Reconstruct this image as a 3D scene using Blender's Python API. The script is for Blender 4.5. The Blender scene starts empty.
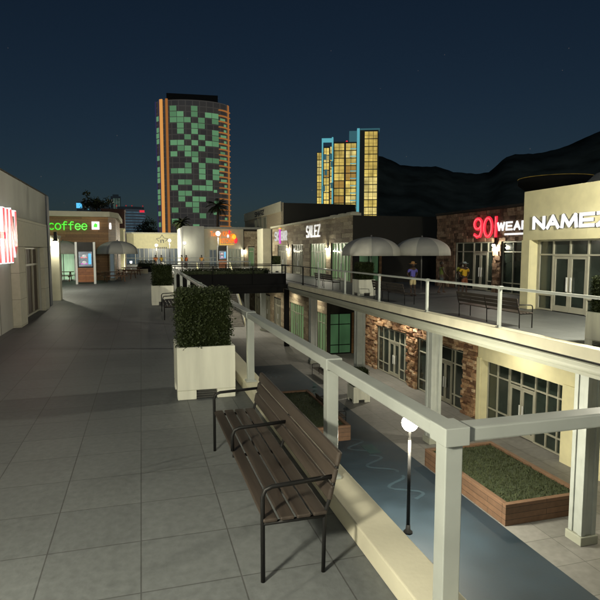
import bpy, bmesh, math, random
from mathutils import Vector, Matrix, noise
random.seed(7)
R = math.radians
scn = bpy.context.scene
COL = scn.collection
# ------------------------------------------------------------------ camera model (used to read distances off the survey)
F = 545.; VX = 141.; HY = 250.; H = 2.4
PITCH = math.atan((300-HY)/F)
YAW = math.atan((300-VX)*math.cos(PITCH)/F)
FW = Vector((math.sin(YAW)*math.cos(PITCH), math.cos(YAW)*math.cos(PITCH), -math.sin(PITCH)))
RT = Vector((math.cos(YAW), -math.sin(YAW), 0))
UP = Vector((math.sin(YAW)*math.sin(PITCH), math.cos(YAW)*math.sin(PITCH), math.cos(PITCH)))
def ray(px, py): return FW+RT*((px-300)/F)+UP*((300-py)/F)
def ony(px, py, Y):
    d = ray(px, py); t = Y/d.y; return d.x*t, H+d.z*t
def onx(px, py, X):
    d = ray(px, py); t = X/d.x; return d.y*t, H+d.z*t
def onz(px, py, z):
    d = ray(px, py); t = (z-H)/d.z; return d.x*t, d.y*t
def dep(px, py, D): return Vector((0, 0, H))+ray(px, py)*D
def lin(r, g, b):
    f = lambda c: c/12.92 if c <= .04045 else ((c+.055)/1.055)**2.4
    return (f(r/255.), f(g/255.), f(b/255.), 1)

# ------------------------------------------------------------------ materials
def newmat(name):
    m = bpy.data.materials.new(name); m.use_nodes = True
    nt = m.node_tree; b = nt.nodes['Principled BSDF']
    return m, nt, b
def N(nt, t, **k):
    n = nt.nodes.new(t)
    for a, v in k.items():
        if a.startswith('i_'): n.inputs[a[2:].replace('_', ' ')].default_value = v
        else: setattr(n, a, v)
    return n
def ramp(nt, fac, stops):
    r = nt.nodes.new('ShaderNodeValToRGB'); e = r.color_ramp.elements
    while len(e) < len(stops): e.new(.5)
    for i, (p, c) in enumerate(stops): e[i].position = p; e[i].color = c if len(c) == 4 else (*c, 1)
    nt.links.new(fac, r.inputs[0]); return r.outputs[0]
def sc(c, k): return (c[0]*k, c[1]*k, c[2]*k, 1)
def mat(name, col, rough=.6, metal=0, var=.25, nscale=3., bump=.1, bscale=25., stretch=(1, 1, 1), spec=.5):
    m, nt, b = newmat(name); L = nt.links
    tc = N(nt, 'ShaderNodeTexCoord'); mp = N(nt, 'ShaderNodeMapping'); mp.inputs['Scale'].default_value = stretch
    L.new(tc.outputs['Object'], mp.inputs[0])
    n1 = N(nt, 'ShaderNodeTexNoise', i_Scale=nscale, i_Detail=6.); L.new(mp.outputs[0], n1.inputs['Vector'])
    c = ramp(nt, n1.outputs[0], [(.3, sc(col, 1-var)), (.7, sc(col, 1+var))])
    L.new(c, b.inputs['Base Color'])
    n2 = N(nt, 'ShaderNodeTexNoise', i_Scale=bscale, i_Detail=5.); L.new(mp.outputs[0], n2.inputs['Vector'])
    rr = N(nt, 'ShaderNodeMapRange'); rr.inputs[3].default_value = max(.03, rough-.12); rr.inputs[4].default_value = min(1, rough+.12)
    L.new(n1.outputs[0], rr.inputs[0]); L.new(rr.outputs[0], b.inputs['Roughness'])
    if bump:
        bp = N(nt, 'ShaderNodeBump', i_Strength=bump, i_Distance=.02); L.new(n2.outputs[0], bp.inputs['Height']); L.new(bp.outputs[0], b.inputs['Normal'])
    b.inputs['Metallic'].default_value = metal; b.inputs['Specular IOR Level'].default_value = spec
    return m
def emit(name, col, s=1., streak=None):
    m, nt, b = newmat(name); L = nt.links
    b.inputs['Base Color'].default_value = (.02, .02, .02, 1); b.inputs['Emission Color'].default_value = col
    b.inputs['Emission Strength'].default_value = s; b.inputs['Roughness'].default_value = .3
    if streak:
        tc = N(nt, 'ShaderNodeTexCoord'); mp = N(nt, 'ShaderNodeMapping'); mp.inputs['Scale'].default_value = streak
        L.new(tc.outputs['Object'], mp.inputs[0]); n = N(nt, 'ShaderNodeTexNoise', i_Scale=1., i_Detail=3.); L.new(mp.outputs[0], n.inputs['Vector'])
        L.new(ramp(nt, n.outputs[0], [(.3, sc(col, .45)), (.7, sc(col, 1.25))]), b.inputs['Emission Color'])
    return m
def brick(name, axis, bw, rh, c1, c2, mortar, ms=.01, off=.5, rough=.7, bump=.3, phase=(0, 0), var=.2, noise_sc=6., spec=.4, bias=0.):
    """axis 'x': wall in the YZ plane, 'y': wall in the XZ plane, 'z': floor"""
    m, nt, b = newmat(name); L = nt.links
    tc = N(nt, 'ShaderNodeTexCoord'); sp = N(nt, 'ShaderNodeSeparateXYZ'); cb = N(nt, 'ShaderNodeCombineXYZ')
    L.new(tc.outputs['Object'], sp.inputs[0])
    a, c = {'x': ('Y', 'Z'), 'y': ('X', 'Z'), 'z': ('X', 'Y')}[axis]
    for src, dst, p in ((a, 'X', phase[0]), (c, 'Y', phase[1])):
        ad = N(nt, 'ShaderNodeMath', operation='ADD'); ad.inputs[1].default_value = -p
        L.new(sp.outputs[src], ad.inputs[0]); L.new(ad.outputs[0], cb.inputs[dst])
    bt = N(nt, 'ShaderNodeTexBrick', offset=off, squash=1.); L.new(cb.outputs[0], bt.inputs['Vector'])
    for k, v in (('Scale', 1.), ('Brick Width', bw), ('Row Height', rh), ('Mortar Size', ms), ('Mortar Smooth', .25), ('Bias', bias)): bt.inputs[k].default_value = v
    bt.inputs['Color1'].default_value = c1; bt.inputs['Color2'].default_value = c2; bt.inputs['Mortar'].default_value = mortar
    n1 = N(nt, 'ShaderNodeTexNoise', i_Scale=noise_sc, i_Detail=8.); L.new(tc.outputs['Object'], n1.inputs['Vector'])
    n0 = N(nt, 'ShaderNodeTexNoise', i_Scale=.35, i_Detail=4.); L.new(tc.outputs['Object'], n0.inputs['Vector'])
    ad = N(nt, 'ShaderNodeMath', operation='ADD'); L.new(n1.outputs[0], ad.inputs[0]); L.new(n0.outputs[0], ad.inputs[1])
    hf = N(nt, 'ShaderNodeMath', operation='MULTIPLY'); hf.inputs[1].default_value = .5; L.new(ad.outputs[0], hf.inputs[0])
    g = ramp(nt, hf.outputs[0], [(.35, (1-var,)*3), (.65, (1+var,)*3)])
    mx = N(nt, 'ShaderNodeMix', data_type='RGBA', blend_type='MULTIPLY'); mx.inputs[0].default_value = 1
    L.new(bt.outputs['Color'], mx.inputs[6]); L.new(g, mx.inputs[7]); L.new(mx.outputs[2], b.inputs['Base Color'])
    hs = N(nt, 'ShaderNodeMath', operation='SUBTRACT'); L.new(n1.outputs[0], hs.inputs[0]); L.new(bt.outputs['Fac'], hs.inputs[1])
    bp = N(nt, 'ShaderNodeBump', i_Strength=bump, i_Distance=.02); L.new(hs.outputs[0], bp.inputs['Height']); L.new(bp.outputs[0], b.inputs['Normal'])
    rr = N(nt, 'ShaderNodeMapRange'); rr.inputs[3].default_value = max(.1, rough-.2); rr.inputs[4].default_value = min(1, rough+.15)
    L.new(hf.outputs[0], rr.inputs[0]); L.new(rr.outputs[0], b.inputs['Roughness']); b.inputs['Specular IOR Level'].default_value = spec
    return m
def stone(name, stops, rough=.85):
    """colour of each laid stone from its own number, rough surface"""
    m, nt, b = newmat(name); L = nt.links
    at = N(nt, 'ShaderNodeAttribute', attribute_name='rnd'); c = ramp(nt, at.outputs['Fac'], stops)
    tc = N(nt, 'ShaderNodeTexCoord'); n1 = N(nt, 'ShaderNodeTexNoise', i_Scale=9., i_Detail=8.); L.new(tc.outputs['Object'], n1.inputs['Vector'])
    g = ramp(nt, n1.outputs[0], [(.3, (.65,)*3), (.7, (1.25,)*3)])
    mx = N(nt, 'ShaderNodeMix', data_type='RGBA', blend_type='MULTIPLY'); mx.inputs[0].default_value = 1
    L.new(c, mx.inputs[6]); L.new(g, mx.inputs[7]); L.new(mx.outputs[2], b.inputs['Base Color'])
    bp = N(nt, 'ShaderNodeBump', i_Strength=.7, i_Distance=.04); L.new(n1.outputs[0], bp.inputs['Height']); L.new(bp.outputs[0], b.inputs['Normal'])
    b.inputs['Roughness'].default_value = rough
    return m
def leafmat(name, c1, c2):
    m, nt, b = newmat(name); L = nt.links
    at = N(nt, 'ShaderNodeAttribute', attribute_name='rnd')
    L.new(ramp(nt, at.outputs['Fac'], [(0, c1), (1, c2)]), b.inputs['Base Color']); b.inputs['Roughness'].default_value = .6
    b.inputs['Specular IOR Level'].default_value = .25
    return m
M = {}
M['deck'] = brick('deck_tile', 'z', .714, .714, (.115, .124, .126, 1), (.132, .142, .143, 1), (.06, .063, .063, 1), ms=.006, off=0, rough=.6, bump=.25, phase=(-.06, 6.65-.714*20), var=.22, noise_sc=14, spec=.35)
M['lowfloor'] = brick('lower_tile', 'z', 1.2, 1.2, (.17, .168, .158, 1), (.2, .195, .183, 1), (.1, .1, .09, 1), ms=.012, off=0, rough=.65, bump=.2, var=.2, noise_sc=5)
M['blue'] = mat('painted_blue', (.014, .027, .04, 1), .6, var=.2, nscale=1.2)
M['blue2'] = mat('painted_pale_blue', (.03, .055, .075, 1), .6)
M['teal'] = mat('painted_teal', (.012, .04, .045, 1), .6)
M['asphalt'] = mat('asphalt', (.04, .04, .042, 1), .9, nscale=.05)
M['hill'] = mat('hill', (.11, .12, .09, 1), 1, nscale=.02, var=.5, bump=0, spec=0)
M['rail'] = mat('rail_paint', (.37, .395, .37, 1), .38, var=.08, bump=.03, spec=.5)
M['railblack'] = mat('black_steel', (.007, .007, .007, 1), .7, var=.3, spec=.15)
M['curb'] = mat('curb_stone', (.58, .55, .42, 1), .75, var=.12, nscale=1.5, bump=.15)
M['mould'] = mat('moulding_paint', (.33, .34, .28, 1), .6, var=.1, nscale=1., stretch=(1, .2, 1))
M['darkgap'] = mat('dark_groove', (.02, .02, .02, 1), .9)
M['cream'] = mat('cream_stucco', (.74, .69, .43, 1), .85, var=.07, nscale=2.5, bump=.25, bscale=60)
M['creampale'] = mat('pale_stucco', (.6, .58, .44, 1), .85, var=.08, nscale=2., bump=.2, bscale=50)
M['concrete'] = mat('concrete', (.34, .345, .315, 1), .85, var=.14, nscale=.9, bump=.2, bscale=18, stretch=(1, 1, .4))
M['paneltile'] = brick('pale_panel', 'x', 6., .82, (.42, .41, .33, 1), (.46, .45, .36, 1), (.2, .2, .16, 1), ms=.008, off=0, rough=.75, bump=.25, phase=(0, .05), var=.1)
M['planter'] = mat('planter_cream', (.76, .76, .64, 1), .7, var=.14, nscale=5, bump=.15, stretch=(1, 1, .12))
M['grille'] = mat('grille', (.06, .06, .055, 1), .6)
M['benchwood'] = mat('bench_wood', (.042, .032, .025, 1), .55, var=.3, nscale=10, bump=.25, stretch=(1, .08, 1))
M['picnic'] = mat('picnic_wood', (.16, .085, .045, 1), .65, var=.3, nscale=8, bump=.2, stretch=(.2, 1, 1))
M['timber'] = brick('timber_edge', 'y', 3., .18, (.15, .085, .05, 1), (.11, .065, .04, 1), (.03, .02, .015, 1), ms=.008, rough=.7, bump=.3)
M['timberx'] = brick('timber_edge_side', 'x', 3., .18, (.15, .085, .05, 1), (.11, .065, .04, 1), (.03, .02, .015, 1), ms=.008, rough=.7, bump=.3)
M['wood'] = brick('wood_cladding', 'y', 2.4, .2, (.36, .2, .085, 1), (.2, .11, .05, 1), (.05, .03, .015, 1), ms=.006, rough=.6, bump=.2, noise_sc=9)
M['woodx'] = brick('wood_cladding_side', 'x', 2.4, .2, (.36, .2, .085, 1), (.2, .11, .05, 1), (.05, .03, .015, 1), ms=.006, rough=.6, bump=.2)
M['kwood'] = brick('kiosk_wood', 'y', 3, .17, (.34, .13, .05, 1), (.24, .09, .04, 1), (.04, .02, .015, 1), ms=.006, rough=.5, bump=.2)
M['darkwall'] = mat('dark_and_unlit_render', (.03, .028, .022, 1), .9, var=.15, nscale=.6)  # dark tone, also holding the shade of the unlit side wall
M['redbrown'] = mat('dark_red_render', (.05, .02, .015, 1), .9)
M['white'] = mat('white_paint', (.7, .72, .7, 1), .5, var=.05)
M['frame'] = mat('window_frame', (.42, .41, .33, 1), .45, metal=.2, var=.08, bump=0)
M['pane'] = mat('dark_glass', (.022, .032, .026, 1), .14, var=.5, nscale=.7, bump=0, spec=.7)
M['curtain'] = mat('brown_curtain', (.07, .05, .035, 1), .6, var=.6, nscale=6, bump=.1, stretch=(1, 2.2, .03))
M['panegreen'] = emit('lit_green_glass', lin(98, 126, 82), .8, streak=(2.5, 2.5, .15))
M['panedim'] = emit('dim_lit_glass', lin(78, 76, 56), .6, streak=(3, 3, .15))
M['panepale'] = emit('pale_lit_glass', lin(176, 215, 172), .9, streak=(1.5, 1.5, .3))
M['paneteal'] = emit('green_side_glass', lin(54, 84, 54), .85, streak=(.6, .6, .3))
M['panewarm'] = emit('warm_lit_glass', lin(130, 132, 108), .9, streak=(1.2, 1.2, .25))
M['paneblue'] = emit('grey_blue_lit_glass', lin(78, 92, 96), .8, streak=(.6, .6, .15))
M['stone_tan'] = stone('tan_block_stone', [(0, (.26, .20, .13)), (.35, (.36, .29, .2)), (.7, (.46, .38, .25)), (1, (.56, .48, .33))])
M['stone_red'] = stone('rough_red_stone', [(0, (.10, .06, .04)), (.35, (.2, .12, .075)), (.7, (.3, .19, .12)), (1, (.42, .3, .2))])
M['stone_ledge'] = stone('ledge_stone', [(0, (.14, .07, .04)), (.4, (.3, .17, .09)), (.75, (.46, .29, .16)), (1, (.6, .45, .3))])
M['black'] = mat('black_metal', (.01, .01, .01, 1), .5, bump=0, spec=.25)
M['poleg'] = mat('grey_pole', (.12, .12, .12, 1), .4, bump=0)
M['umb_l'] = mat('umbrella_pale', (.52, .51, .45, 1), .85, var=.06)
M['umb_d'] = mat('umbrella_grey', (.3, .3, .28, 1), .85, var=.04)
M['leaf'] = leafmat('hedge_leaf', (.016, .024, .009), (.045, .06, .022))
M['core'] = mat('hedge_core', (.012, .016, .006, 1), 1, bump=0, spec=0)
M['leafdark'] = leafmat('tree_leaf', (.02, .026, .01), (.05, .06, .022))
M['grass'] = mat('planter_grass', (.035, .05, .02, 1), .95, var=.4, nscale=8, bump=.8, bscale=80)
M['trunk'] = mat('trunk', (.09, .06, .04, 1), .9, var=.3)
M['steps'] = mat('steps', (.2, .19, .17, 1), .8)
M['lampg'] = emit('lamp_globe', (1, .93, .68, 1), 60)
M['lampsmall'] = emit('lamp_lens', (1, .92, .7, 1), 30)
M['signwhite'] = emit('sign_white', (1, 1, 1, 1), 1.1)
M['signpale'] = emit('sign_pale', lin(205, 205, 200), .9)
M['signside'] = mat('sign_side', (.08, .08, .08, 1), .5)
M['signred'] = emit('sign_red', (.95, .03, .06, 1), 1.)
M['signpink'] = emit('sign_pink', lin(255, 120, 125), 1.0)
M['signgreen'] = emit('sign_green', lin(60, 230, 25), 1.2)
M['signpurple'] = emit('sign_purple', lin(200, 70, 190), 1.2)
M['signorange'] = emit('sign_orange', lin(255, 130, 30), 1.1)
M['signyellow'] = emit('sign_yellow', lin(255, 200, 50), 1.1)
M['signblue'] = emit('sign_blue', lin(90, 190, 240), 1.2)
M['screen'] = emit('screen_glow', lin(140, 150, 158), .8, streak=(3, 3, 6))

# ------------------------------------------------------------------ object helpers
ORG = {}
def tag(o, label=None, cat=None, group=None, kind=None):
    if label: o['label'] = label
    if cat: o['category'] = cat
    if group: o['group'] = group
    if kind: o['kind'] = kind
    return o
def thing(name, label, cat, loc=(0, 0, 0), rz=0, group=None):
    o = bpy.data.objects.new(name, None); COL.objects.link(o); o.empty_display_size = .2
    o.location = loc; o.rotation_euler.z = rz; ORG[o.name] = Vector(loc) if rz == 0 else Vector((0, 0, 0))
    return tag(o, label, cat, group)
class MB:
    """collects shapes, in world axes for things without turn, in the thing's own axes for local ones"""
    def __init__(s): s.v = []; s.f = []; s.m = []; s.r = []; s.sm = []
    def add(s, vs, fs, mi=0, r=None, smooth=False):
        b = len(s.v); s.v += [tuple(v) for v in vs]
        for f in fs: s.f.append([b+i for i in f]); s.m.append(mi); s.sm.append(smooth)
        s.r += [random.random() if r is None else r]*len(vs)
        return s
    def box(s, x0, x1, y0, y1, z0, z1, mi=0, r=None, rot=None):
        x0, x1 = min(x0, x1), max(x0, x1); y0, y1 = min(y0, y1), max(y0, y1); z0, z1 = min(z0, z1), max(z0, z1)
        vs = [Vector(p) for p in ((x0, y0, z0), (x1, y0, z0), (x1, y1, z0), (x0, y1, z0), (x0, y0, z1), (x1, y0, z1), (x1, y1, z1), (x0, y1, z1))]
        if rot: vs = [rot @ v for v in vs]
        return s.add(vs, [(0, 3, 2, 1), (4, 5, 6, 7), (0, 1, 5, 4), (1, 2, 6, 5), (2, 3, 7, 6), (3, 0, 4, 7)], mi, r)
    def tube(s, pts, rad, n=8, mi=0, cap=True):
        pts = [Vector(p) for p in pts]; rr = rad if isinstance(rad, (list, tuple)) else [rad]*len(pts)
        vs = []; ref = None
        for i, p in enumerate(pts):
            d = (pts[min(i+1, len(pts)-1)]-pts[max(i-1, 0)]).normalized()
            if ref is None: ref = d.orthogonal().normalized()
            a = (ref-d*ref.dot(d))
            a = a.normalized() if a.length > 1e-4 else d.orthogonal().normalized()
            ref = a; c = d.cross(a)
            for k in range(n):
                t = 2*math.pi*k/n; vs.append(p+(a*math.cos(t)+c*math.sin(t))*rr[i])
        fs = [(i*n+k, i*n+(k+1) % n, (i+1)*n+(k+1) % n, (i+1)*n+k) for i in range(len(pts)-1) for k in range(n)]
        if cap: fs += [tuple(range(n-1, -1, -1)), tuple((len(pts)-1)*n+k for k in range(n))]
        return s.add(vs, fs, mi, smooth=True)
    def lathe(s, prof, c=(0, 0, 0), n=16, mi=0, squash=None):
        vs = []; q = squash or (1, 1)
        for r_, z in prof:
            for k in range(n): t = 2*math.pi*k/n; vs.append((c[0]+r_*math.cos(t)*q[0], c[1]+r_*math.sin(t)*q[1], c[2]+z))
        fs = [(i*n+k, i*n+(k+1) % n, (i+1)*n+(k+1) % n, (i+1)*n+k) for i in range(len(prof)-1) for k in range(n)]
        return s.add(vs, fs, mi, smooth=True)
    def ball(s, c, r, n=12, mi=0, q=(1, 1, 1)):
        pr = [(max(.001, math.sin(math.pi*i/n))*r, -math.cos(math.pi*i/n)*r*q[2]) for i in range(n+1)]
        return s.lathe(pr, c, n, mi, (q[0], q[1]))
    def prism(s, poly, fn, a, b, mi=0):
        """poly: 2-D outline; fn(u, v, w) -> point, extruded w from a to b"""
        n = len(poly); vs = [fn(u, v, a) for u, v in poly]+[fn(u, v, b) for u, v in poly]
        return s.add(vs, [tuple(range(n)), tuple(range(2*n-1, n-1, -1))]+[(i, n+i, n+(i+1) % n, (i+1) % n) for i in range(n)], mi)
    def build(s, name, m, parent=None, bevel=0, org=None):
        me = bpy.data.meshes.new(name)
        o = bpy.data.objects.new(name, me); COL.objects.link(o)
        off = Vector((0, 0, 0)); p = parent; top = parent
        while top is not None and top.parent: top = top.parent
        if top is not None: off = ORG.get(top.name, off)
        if org is not None: off = Vector(org); o.location = org
        me.from_pydata([(v[0]-off.x, v[1]-off.y, v[2]-off.z) for v in s.v], [], s.f)
        ms = m if isinstance(m, (list, tuple)) else [m]
        for x in ms: me.materials.append(x)
        me.polygons.foreach_set('material_index', s.m); me.polygons.foreach_set('use_smooth', s.sm)
        a = me.attributes.new('rnd', 'FLOAT', 'POINT'); a.data.foreach_set('value', s.r)
        bm = bmesh.new(); bm.from_mesh(me); bmesh.ops.recalc_face_normals(bm, faces=bm.faces); bm.to_mesh(me); bm.free()
        me.update()
        if parent is not None: o.parent = parent
        if bevel:
            bv = o.modifiers.new('b', 'BEVEL'); bv.width = bevel; bv.segments = 2; bv.limit_method = 'ANGLE'
        return o
def copy_tree(o, parent=None):
    c = o.copy(); COL.objects.link(c)
    if parent is not None: c.parent = parent; c.matrix_parent_inverse = o.matrix_parent_inverse.copy()
    for ch in list(o.children): copy_tree(ch, c)
    return c
def place(o, loc, rz=0, label=None, group=None, first=False):
    c = o if first else copy_tree(o)
    c.location = loc; c.rotation_euler.z = rz
    if label: c['label'] = label
    if group: c['group'] = group
    return c
def struct(name, mb, m, bevel=0): return tag(mb.build(name, m, bevel=bevel), kind='structure')
def light(name, loc, power, col=(1, .86, .6), rad=.12, parent=None, spot=None, aim=(0, 0, -1)):
    ld = bpy.data.lights.new(name, 'SPOT' if spot else 'POINT'); ld.energy = power; ld.color = col[:3]; ld.shadow_soft_size = rad
    o = bpy.data.objects.new(name, ld); COL.objects.link(o); o.location = loc
    if spot:
        ld.spot_size = R(spot); ld.spot_blend = .8; o.rotation_euler = Vector(aim).to_track_quat('-Z', 'Y').to_euler()
    return o
class Face:
    """an upright wall plane: axis 'x' stands at X=pos, s runs along Y; axis 'y' stands at Y=pos, s runs along X; d is how far out it stands"""
    def __init__(s, axis, pos, out=-1): s.a = axis; s.p = pos; s.o = out
    def box(s, mb, s0, s1, d0, d1, z0, z1, mi=0, r=None):
        p0, p1 = s.p+s.o*d0, s.p+s.o*d1
        if s.a == 'x': mb.box(p0, p1, s0, s1, z0, z1, mi, r)
        else: mb.box(s0, s1, p0, p1, z0, z1, mi, r)
    def pt(s, u, d, z): return Vector((s.p+s.o*d, u, z)) if s.a == 'x' else Vector((u, s.p+s.o*d, z))
    def wall(s, mb, s0, s1, z0, z1, th, holes=()):
        cs = sorted({s0, s1, *[h[0] for h in holes], *[h[1] for h in holes]}); cs = [c for c in cs if s0 <= c <= s1]
        for a, b in zip(cs, cs[1:]):
            m = (a+b)/2; hs = sorted((h[2], h[3]) for h in holes if h[0] < m < h[1]); z = z0
            for h0, h1 in hs:
                if h0 > z: s.box(mb, a, b, -th, 0, z, h0)
                z = h1
            if z < z1: s.box(mb, a, b, -th, 0, z, z1)
    def stones(s, mb, s0, s1, z0, z1, bw, rh, pro, holes=(), base=.0):
        z = z0; row = 0
        while z < z1-.02:
            h = rh*random.uniform(.8, 1.25); ze = min(z+h, z1)
            if z1-ze < rh*.4: ze = z1
            u = s0-random.random()*bw*.6
            while u < s1:
                w = bw*random.uniform(.5, 1.5); a, b = max(u, s0), min(u+w, s1); u += w
                segs = [(a, b)]
                for hh in holes:
                    if hh[2] < ze-.03 and hh[3] > z+.03:
                        ns = []
                        for p, q in segs:
                            if q <= hh[0] or p >= hh[1]: ns.append((p, q)); continue
                            if p < hh[0]: ns.append((p, hh[0]))
                            if q > hh[1]: ns.append((hh[1], q))
                        segs = ns
                for p, q in segs:
                    if q-p > .03: s.box(mb, p+.006, q-.006, -.03, base+random.random()*pro, z+.005, ze-.005)
            z = ze; row += 1
def window(Fc, parent, s0, s1, z0, z1, vm=(), hm=(), pane='pane', frame='frame', back=.25, w=.06, doors=None, handle=True):
    """one window wall: frame mesh with its pane a sub-part, and door leaves as parts of their own"""
    fr = MB(); d0, d1 = -back-.05, -back+.05
    ds = doors or (None, None, 0)
    for a, b, c, d in ((s0, s1, z1-w, z1), (s0, s0+w, z0, z1-w), (s1-w, s1, z0, z1-w)): Fc.box(fr, a, b, d0, d1, c, d)
    if not doors: Fc.box(fr, s0+w, s1-w, d0, d1, z0, z0+w)
    else:
        if ds[0] > s0+w+.05: Fc.box(fr, s0+w, ds[0]-w, d0, d1, z0, z0+w)
        if ds[1] < s1-w-.05: Fc.box(fr, ds[1]+w, s1-w, d0, d1, z0, z0+w)
        Fc.box(fr, ds[0]-w, ds[0], d0, d1, z0, z1-w); Fc.box(fr, ds[1], ds[1]+w, d0, d1, z0, z1-w)
        Fc.box(fr, ds[0], ds[1], d0, d1, ds[2], ds[2]+w)
    for v in vm:
        zb = z0+w
        if doors and ds[0]-w < v < ds[1]+w: zb = ds[2]+w
        Fc.box(fr, v-w/2, v+w/2, d0, d1, zb, z1-w)
    cuts = sorted([s0+w, s1-w]+list(vm)+([ds[0], ds[1]] if doors else []))
    for h in hm:
        for a, b in zip(cuts, cuts[1:]):
            m = (a+b)/2
            if doors and ds[0]-w < m < ds[1]+w and h < ds[2]+w: continue
            if b-a > w: Fc.box(fr, a+w/2, b-w/2, d0+.004, d1-.004, h-w/2, h+w/2)
    o = fr.build('window', M[frame], parent)
    pn = MB()
    if doors:
        Fc.box(pn, s0+w, ds[0]-w, -back-.02, -back-.008, z0+w, z1-w); Fc.box(pn, ds[1]+w, s1-w, -back-.02, -back-.008, z0+w, z1-w)
        Fc.box(pn, ds[0], ds[1], -back-.02, -back-.008, ds[2]+w, z1-w)
    else: Fc.box(pn, s0+w, s1-w, -back-.02, -back-.008, z0+w, z1-w)
    pn.build('pane', M[pane], o)
    if doors:
        mid = (ds[0]+ds[1])/2
        for k, (a, b) in enumerate(((ds[0]+.01, mid-.006), (mid+.006, ds[1]-.01))):
            lf = MB(); t = .1
            for q in ((a, b, ds[2]-t, ds[2]-.01), (a, b, z0+.02, z0+.24), (a, a+t, z0+.24, ds[2]-t), (b-t, b, z0+.24, ds[2]-t)): Fc.box(lf, q[0], q[1], -back-.03, -back+.03, q[2], q[3])
            dr = lf.build('door', M[frame], parent)
            g = MB(); Fc.box(g, a+t, b-t, -back-.012, -back-.004, z0+.24, ds[2]-t); g.build('pane', M[pane], dr)
            hx = mid+(-.1 if k == 0 else .1)
            hd = MB(); Fc.box(hd, hx-.03, hx+.03, -back+.045, -back+.075, z0+.8, z0+1.35)
            Fc.box(hd, hx-.015, hx+.015, -back+.02, -back+.05, z0+.85, z0+.9); Fc.box(hd, hx-.015, hx+.015, -back+.02, -back+.05, z0+1.25, z0+1.3)
            hd.build('handle', M['white'], dr)
    return o
# stroke lettering: each letter a list of polylines on a 1 x 1 cell
def arc(cx, cy, rx, ry, a0, a1, n=12): return [(cx+rx*math.cos(R(a0+(a1-a0)*i/n)), cy+ry*math.sin(R(a0+(a1-a0)*i/n))) for i in range(n+1)]
GL = {
 'N': [[(0, 0), (0, 1), (1, 0), (1, 1)]], 'A': [[(0, 0), (.5, 1), (1, 0)], [(.22, .33), (.78, .33)]], 'V': [[(0, 0), (.5, 1), (1, 0)]],
 'M': [[(0, 0), (.08, 1), (.5, .1), (.92, 1), (1, 0)]], 'E': [[(1, 1), (0, 1), (0, 0), (1, 0)], [(0, .5), (.9, .5)]], 'Z': [[(0, 1), (1, 1), (0, 0), (1, 0)]],
 'W': [[(0, 1), (.22, 0), (.5, .9), (.78, 0), (1, 1)]], 'R': [[(0, 0), (0, 1), (.75, 1), (1, .88), (1, .58), (.75, .45), (0, .45)], [(.55, .45), (1, 0)]],
 'S': [[(1, .9), (.8, 1), (.2, 1), (0, .85), (0, .65), (.2, .53), (.8, .47), (1, .35), (1, .15), (.8, 0), (.2, 0), (0, .1)]],
 'L': [[(0, 1), (0, 0), (1, 0)]], 'B': [[(0, 0), (0, 1), (.8, 1), (.95, .85), (.95, .62), (.8, .52), (0, .52)], [(.8, .52), (1, .4), (1, .13), (.8, 0), (0, 0)]],
 'K': [[(0, 0), (0, 1)], [(1, 1), (.05, .45), (1, 0)]], 'Y': [[(0, 1), (.5, .5), (1, 1)], [(.5, .5), (.5, 0)]], 'H': [[(0, 0), (0, 1)], [(1, 0), (1, 1)], [(0, .5), (1, .5)]],
 'I': [[(.5, 0), (.5, 1)]], '1': [[(.5, 0), (.5, 1)]], '0': [arc(.5, .5, .5, .5, 0, 360, 20)],
 '9': [arc(.5, .72, .48, .28, 0, 360, 16), [(.98, .72), (.98, .3), (.8, .04), (.4, 0), (.05, .12)]],
 'c': [arc(.55, .4, .5, .38, 50, 310)], 'o': [arc(.5, .4, .5, .38, 0, 360, 18)], 'f': [[(.9, .98), (.55, 1.02), (.38, .85), (.38, 0)], [(.05, .66), (.85, .66)]],
 'e': [[(.04, .42), (.98, .42)]+arc(.5, .4, .48, .38, 12, 325, 16)],
}
def strokes(txt, fn, cw, ch, gap, th, d0, d1, mb, italic=0.):
    """fn(u, d, v) gives the point u along, v up, d out of the wall"""
    u0 = 0
    for c in txt:
        w = cw*(.25 if c in 'I1' else 1)*(1.25 if c in 'MW' else 1)
        for pl in GL.get(c, []):
            for i in range(len(pl)-1):
                a = Vector((u0+pl[i][0]*w, pl[i][1]*ch)); b = Vector((u0+pl[i+1][0]*w, pl[i+1][1]*ch))
                d = (b-a); 
                if d.length < 1e-6: continue
                d.normalize(); n = Vector((-d.y, d.x))*th/2; e = d*th*.42
                q = [a-e-n, b+e-n, b+e+n, a-e+n]; k = .0004*(i % 3)
                q = [(p.x+italic*p.y, p.y) for p in q]
                mb.prism(q, lambda u, v, w_: fn(u, w_, v), d0, d1+k)
        u0 += w+gap
    return u0
def text(body, parent, fn_mat, size, m, extrude=.03, offset=.0, xs=1.):
    cu = bpy.data.curves.new('lettering', 'FONT'); cu.body = body; cu.size = size; cu.extrude = extrude; cu.offset = offset
    cu.materials.append(m); tmp = bpy.data.objects.new('lettering', cu); COL.objects.link(tmp); bpy.context.view_layer.update()
    me = bpy.data.meshes.new_from_object(tmp.evaluated_get(bpy.context.evaluated_depsgraph_get())); bpy.data.objects.remove(tmp)
    o = bpy.data.objects.new('sign_lettering', me); COL.objects.link(o)
    o.parent = parent; o.matrix_local = fn_mat @ Matrix.Diagonal((xs, 1, 1, 1))
    return o
def foliage(mb, pts_fn, n, size):
    for _ in range(n):
        p = pts_fn(); s = size*random.uniform(.6, 1.4)
        a = Vector((random.gauss(0, 1), random.gauss(0, 1), random.gauss(0, .7))).normalized(); b = a.orthogonal().normalized()
        b = Matrix.Rotation(random.random()*6.28, 3, a) @ b
        mb.add([p-a*s, p+b*s*.5, p+a*s, p-b*s*.5], [(0, 1, 2, 3)])

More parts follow.
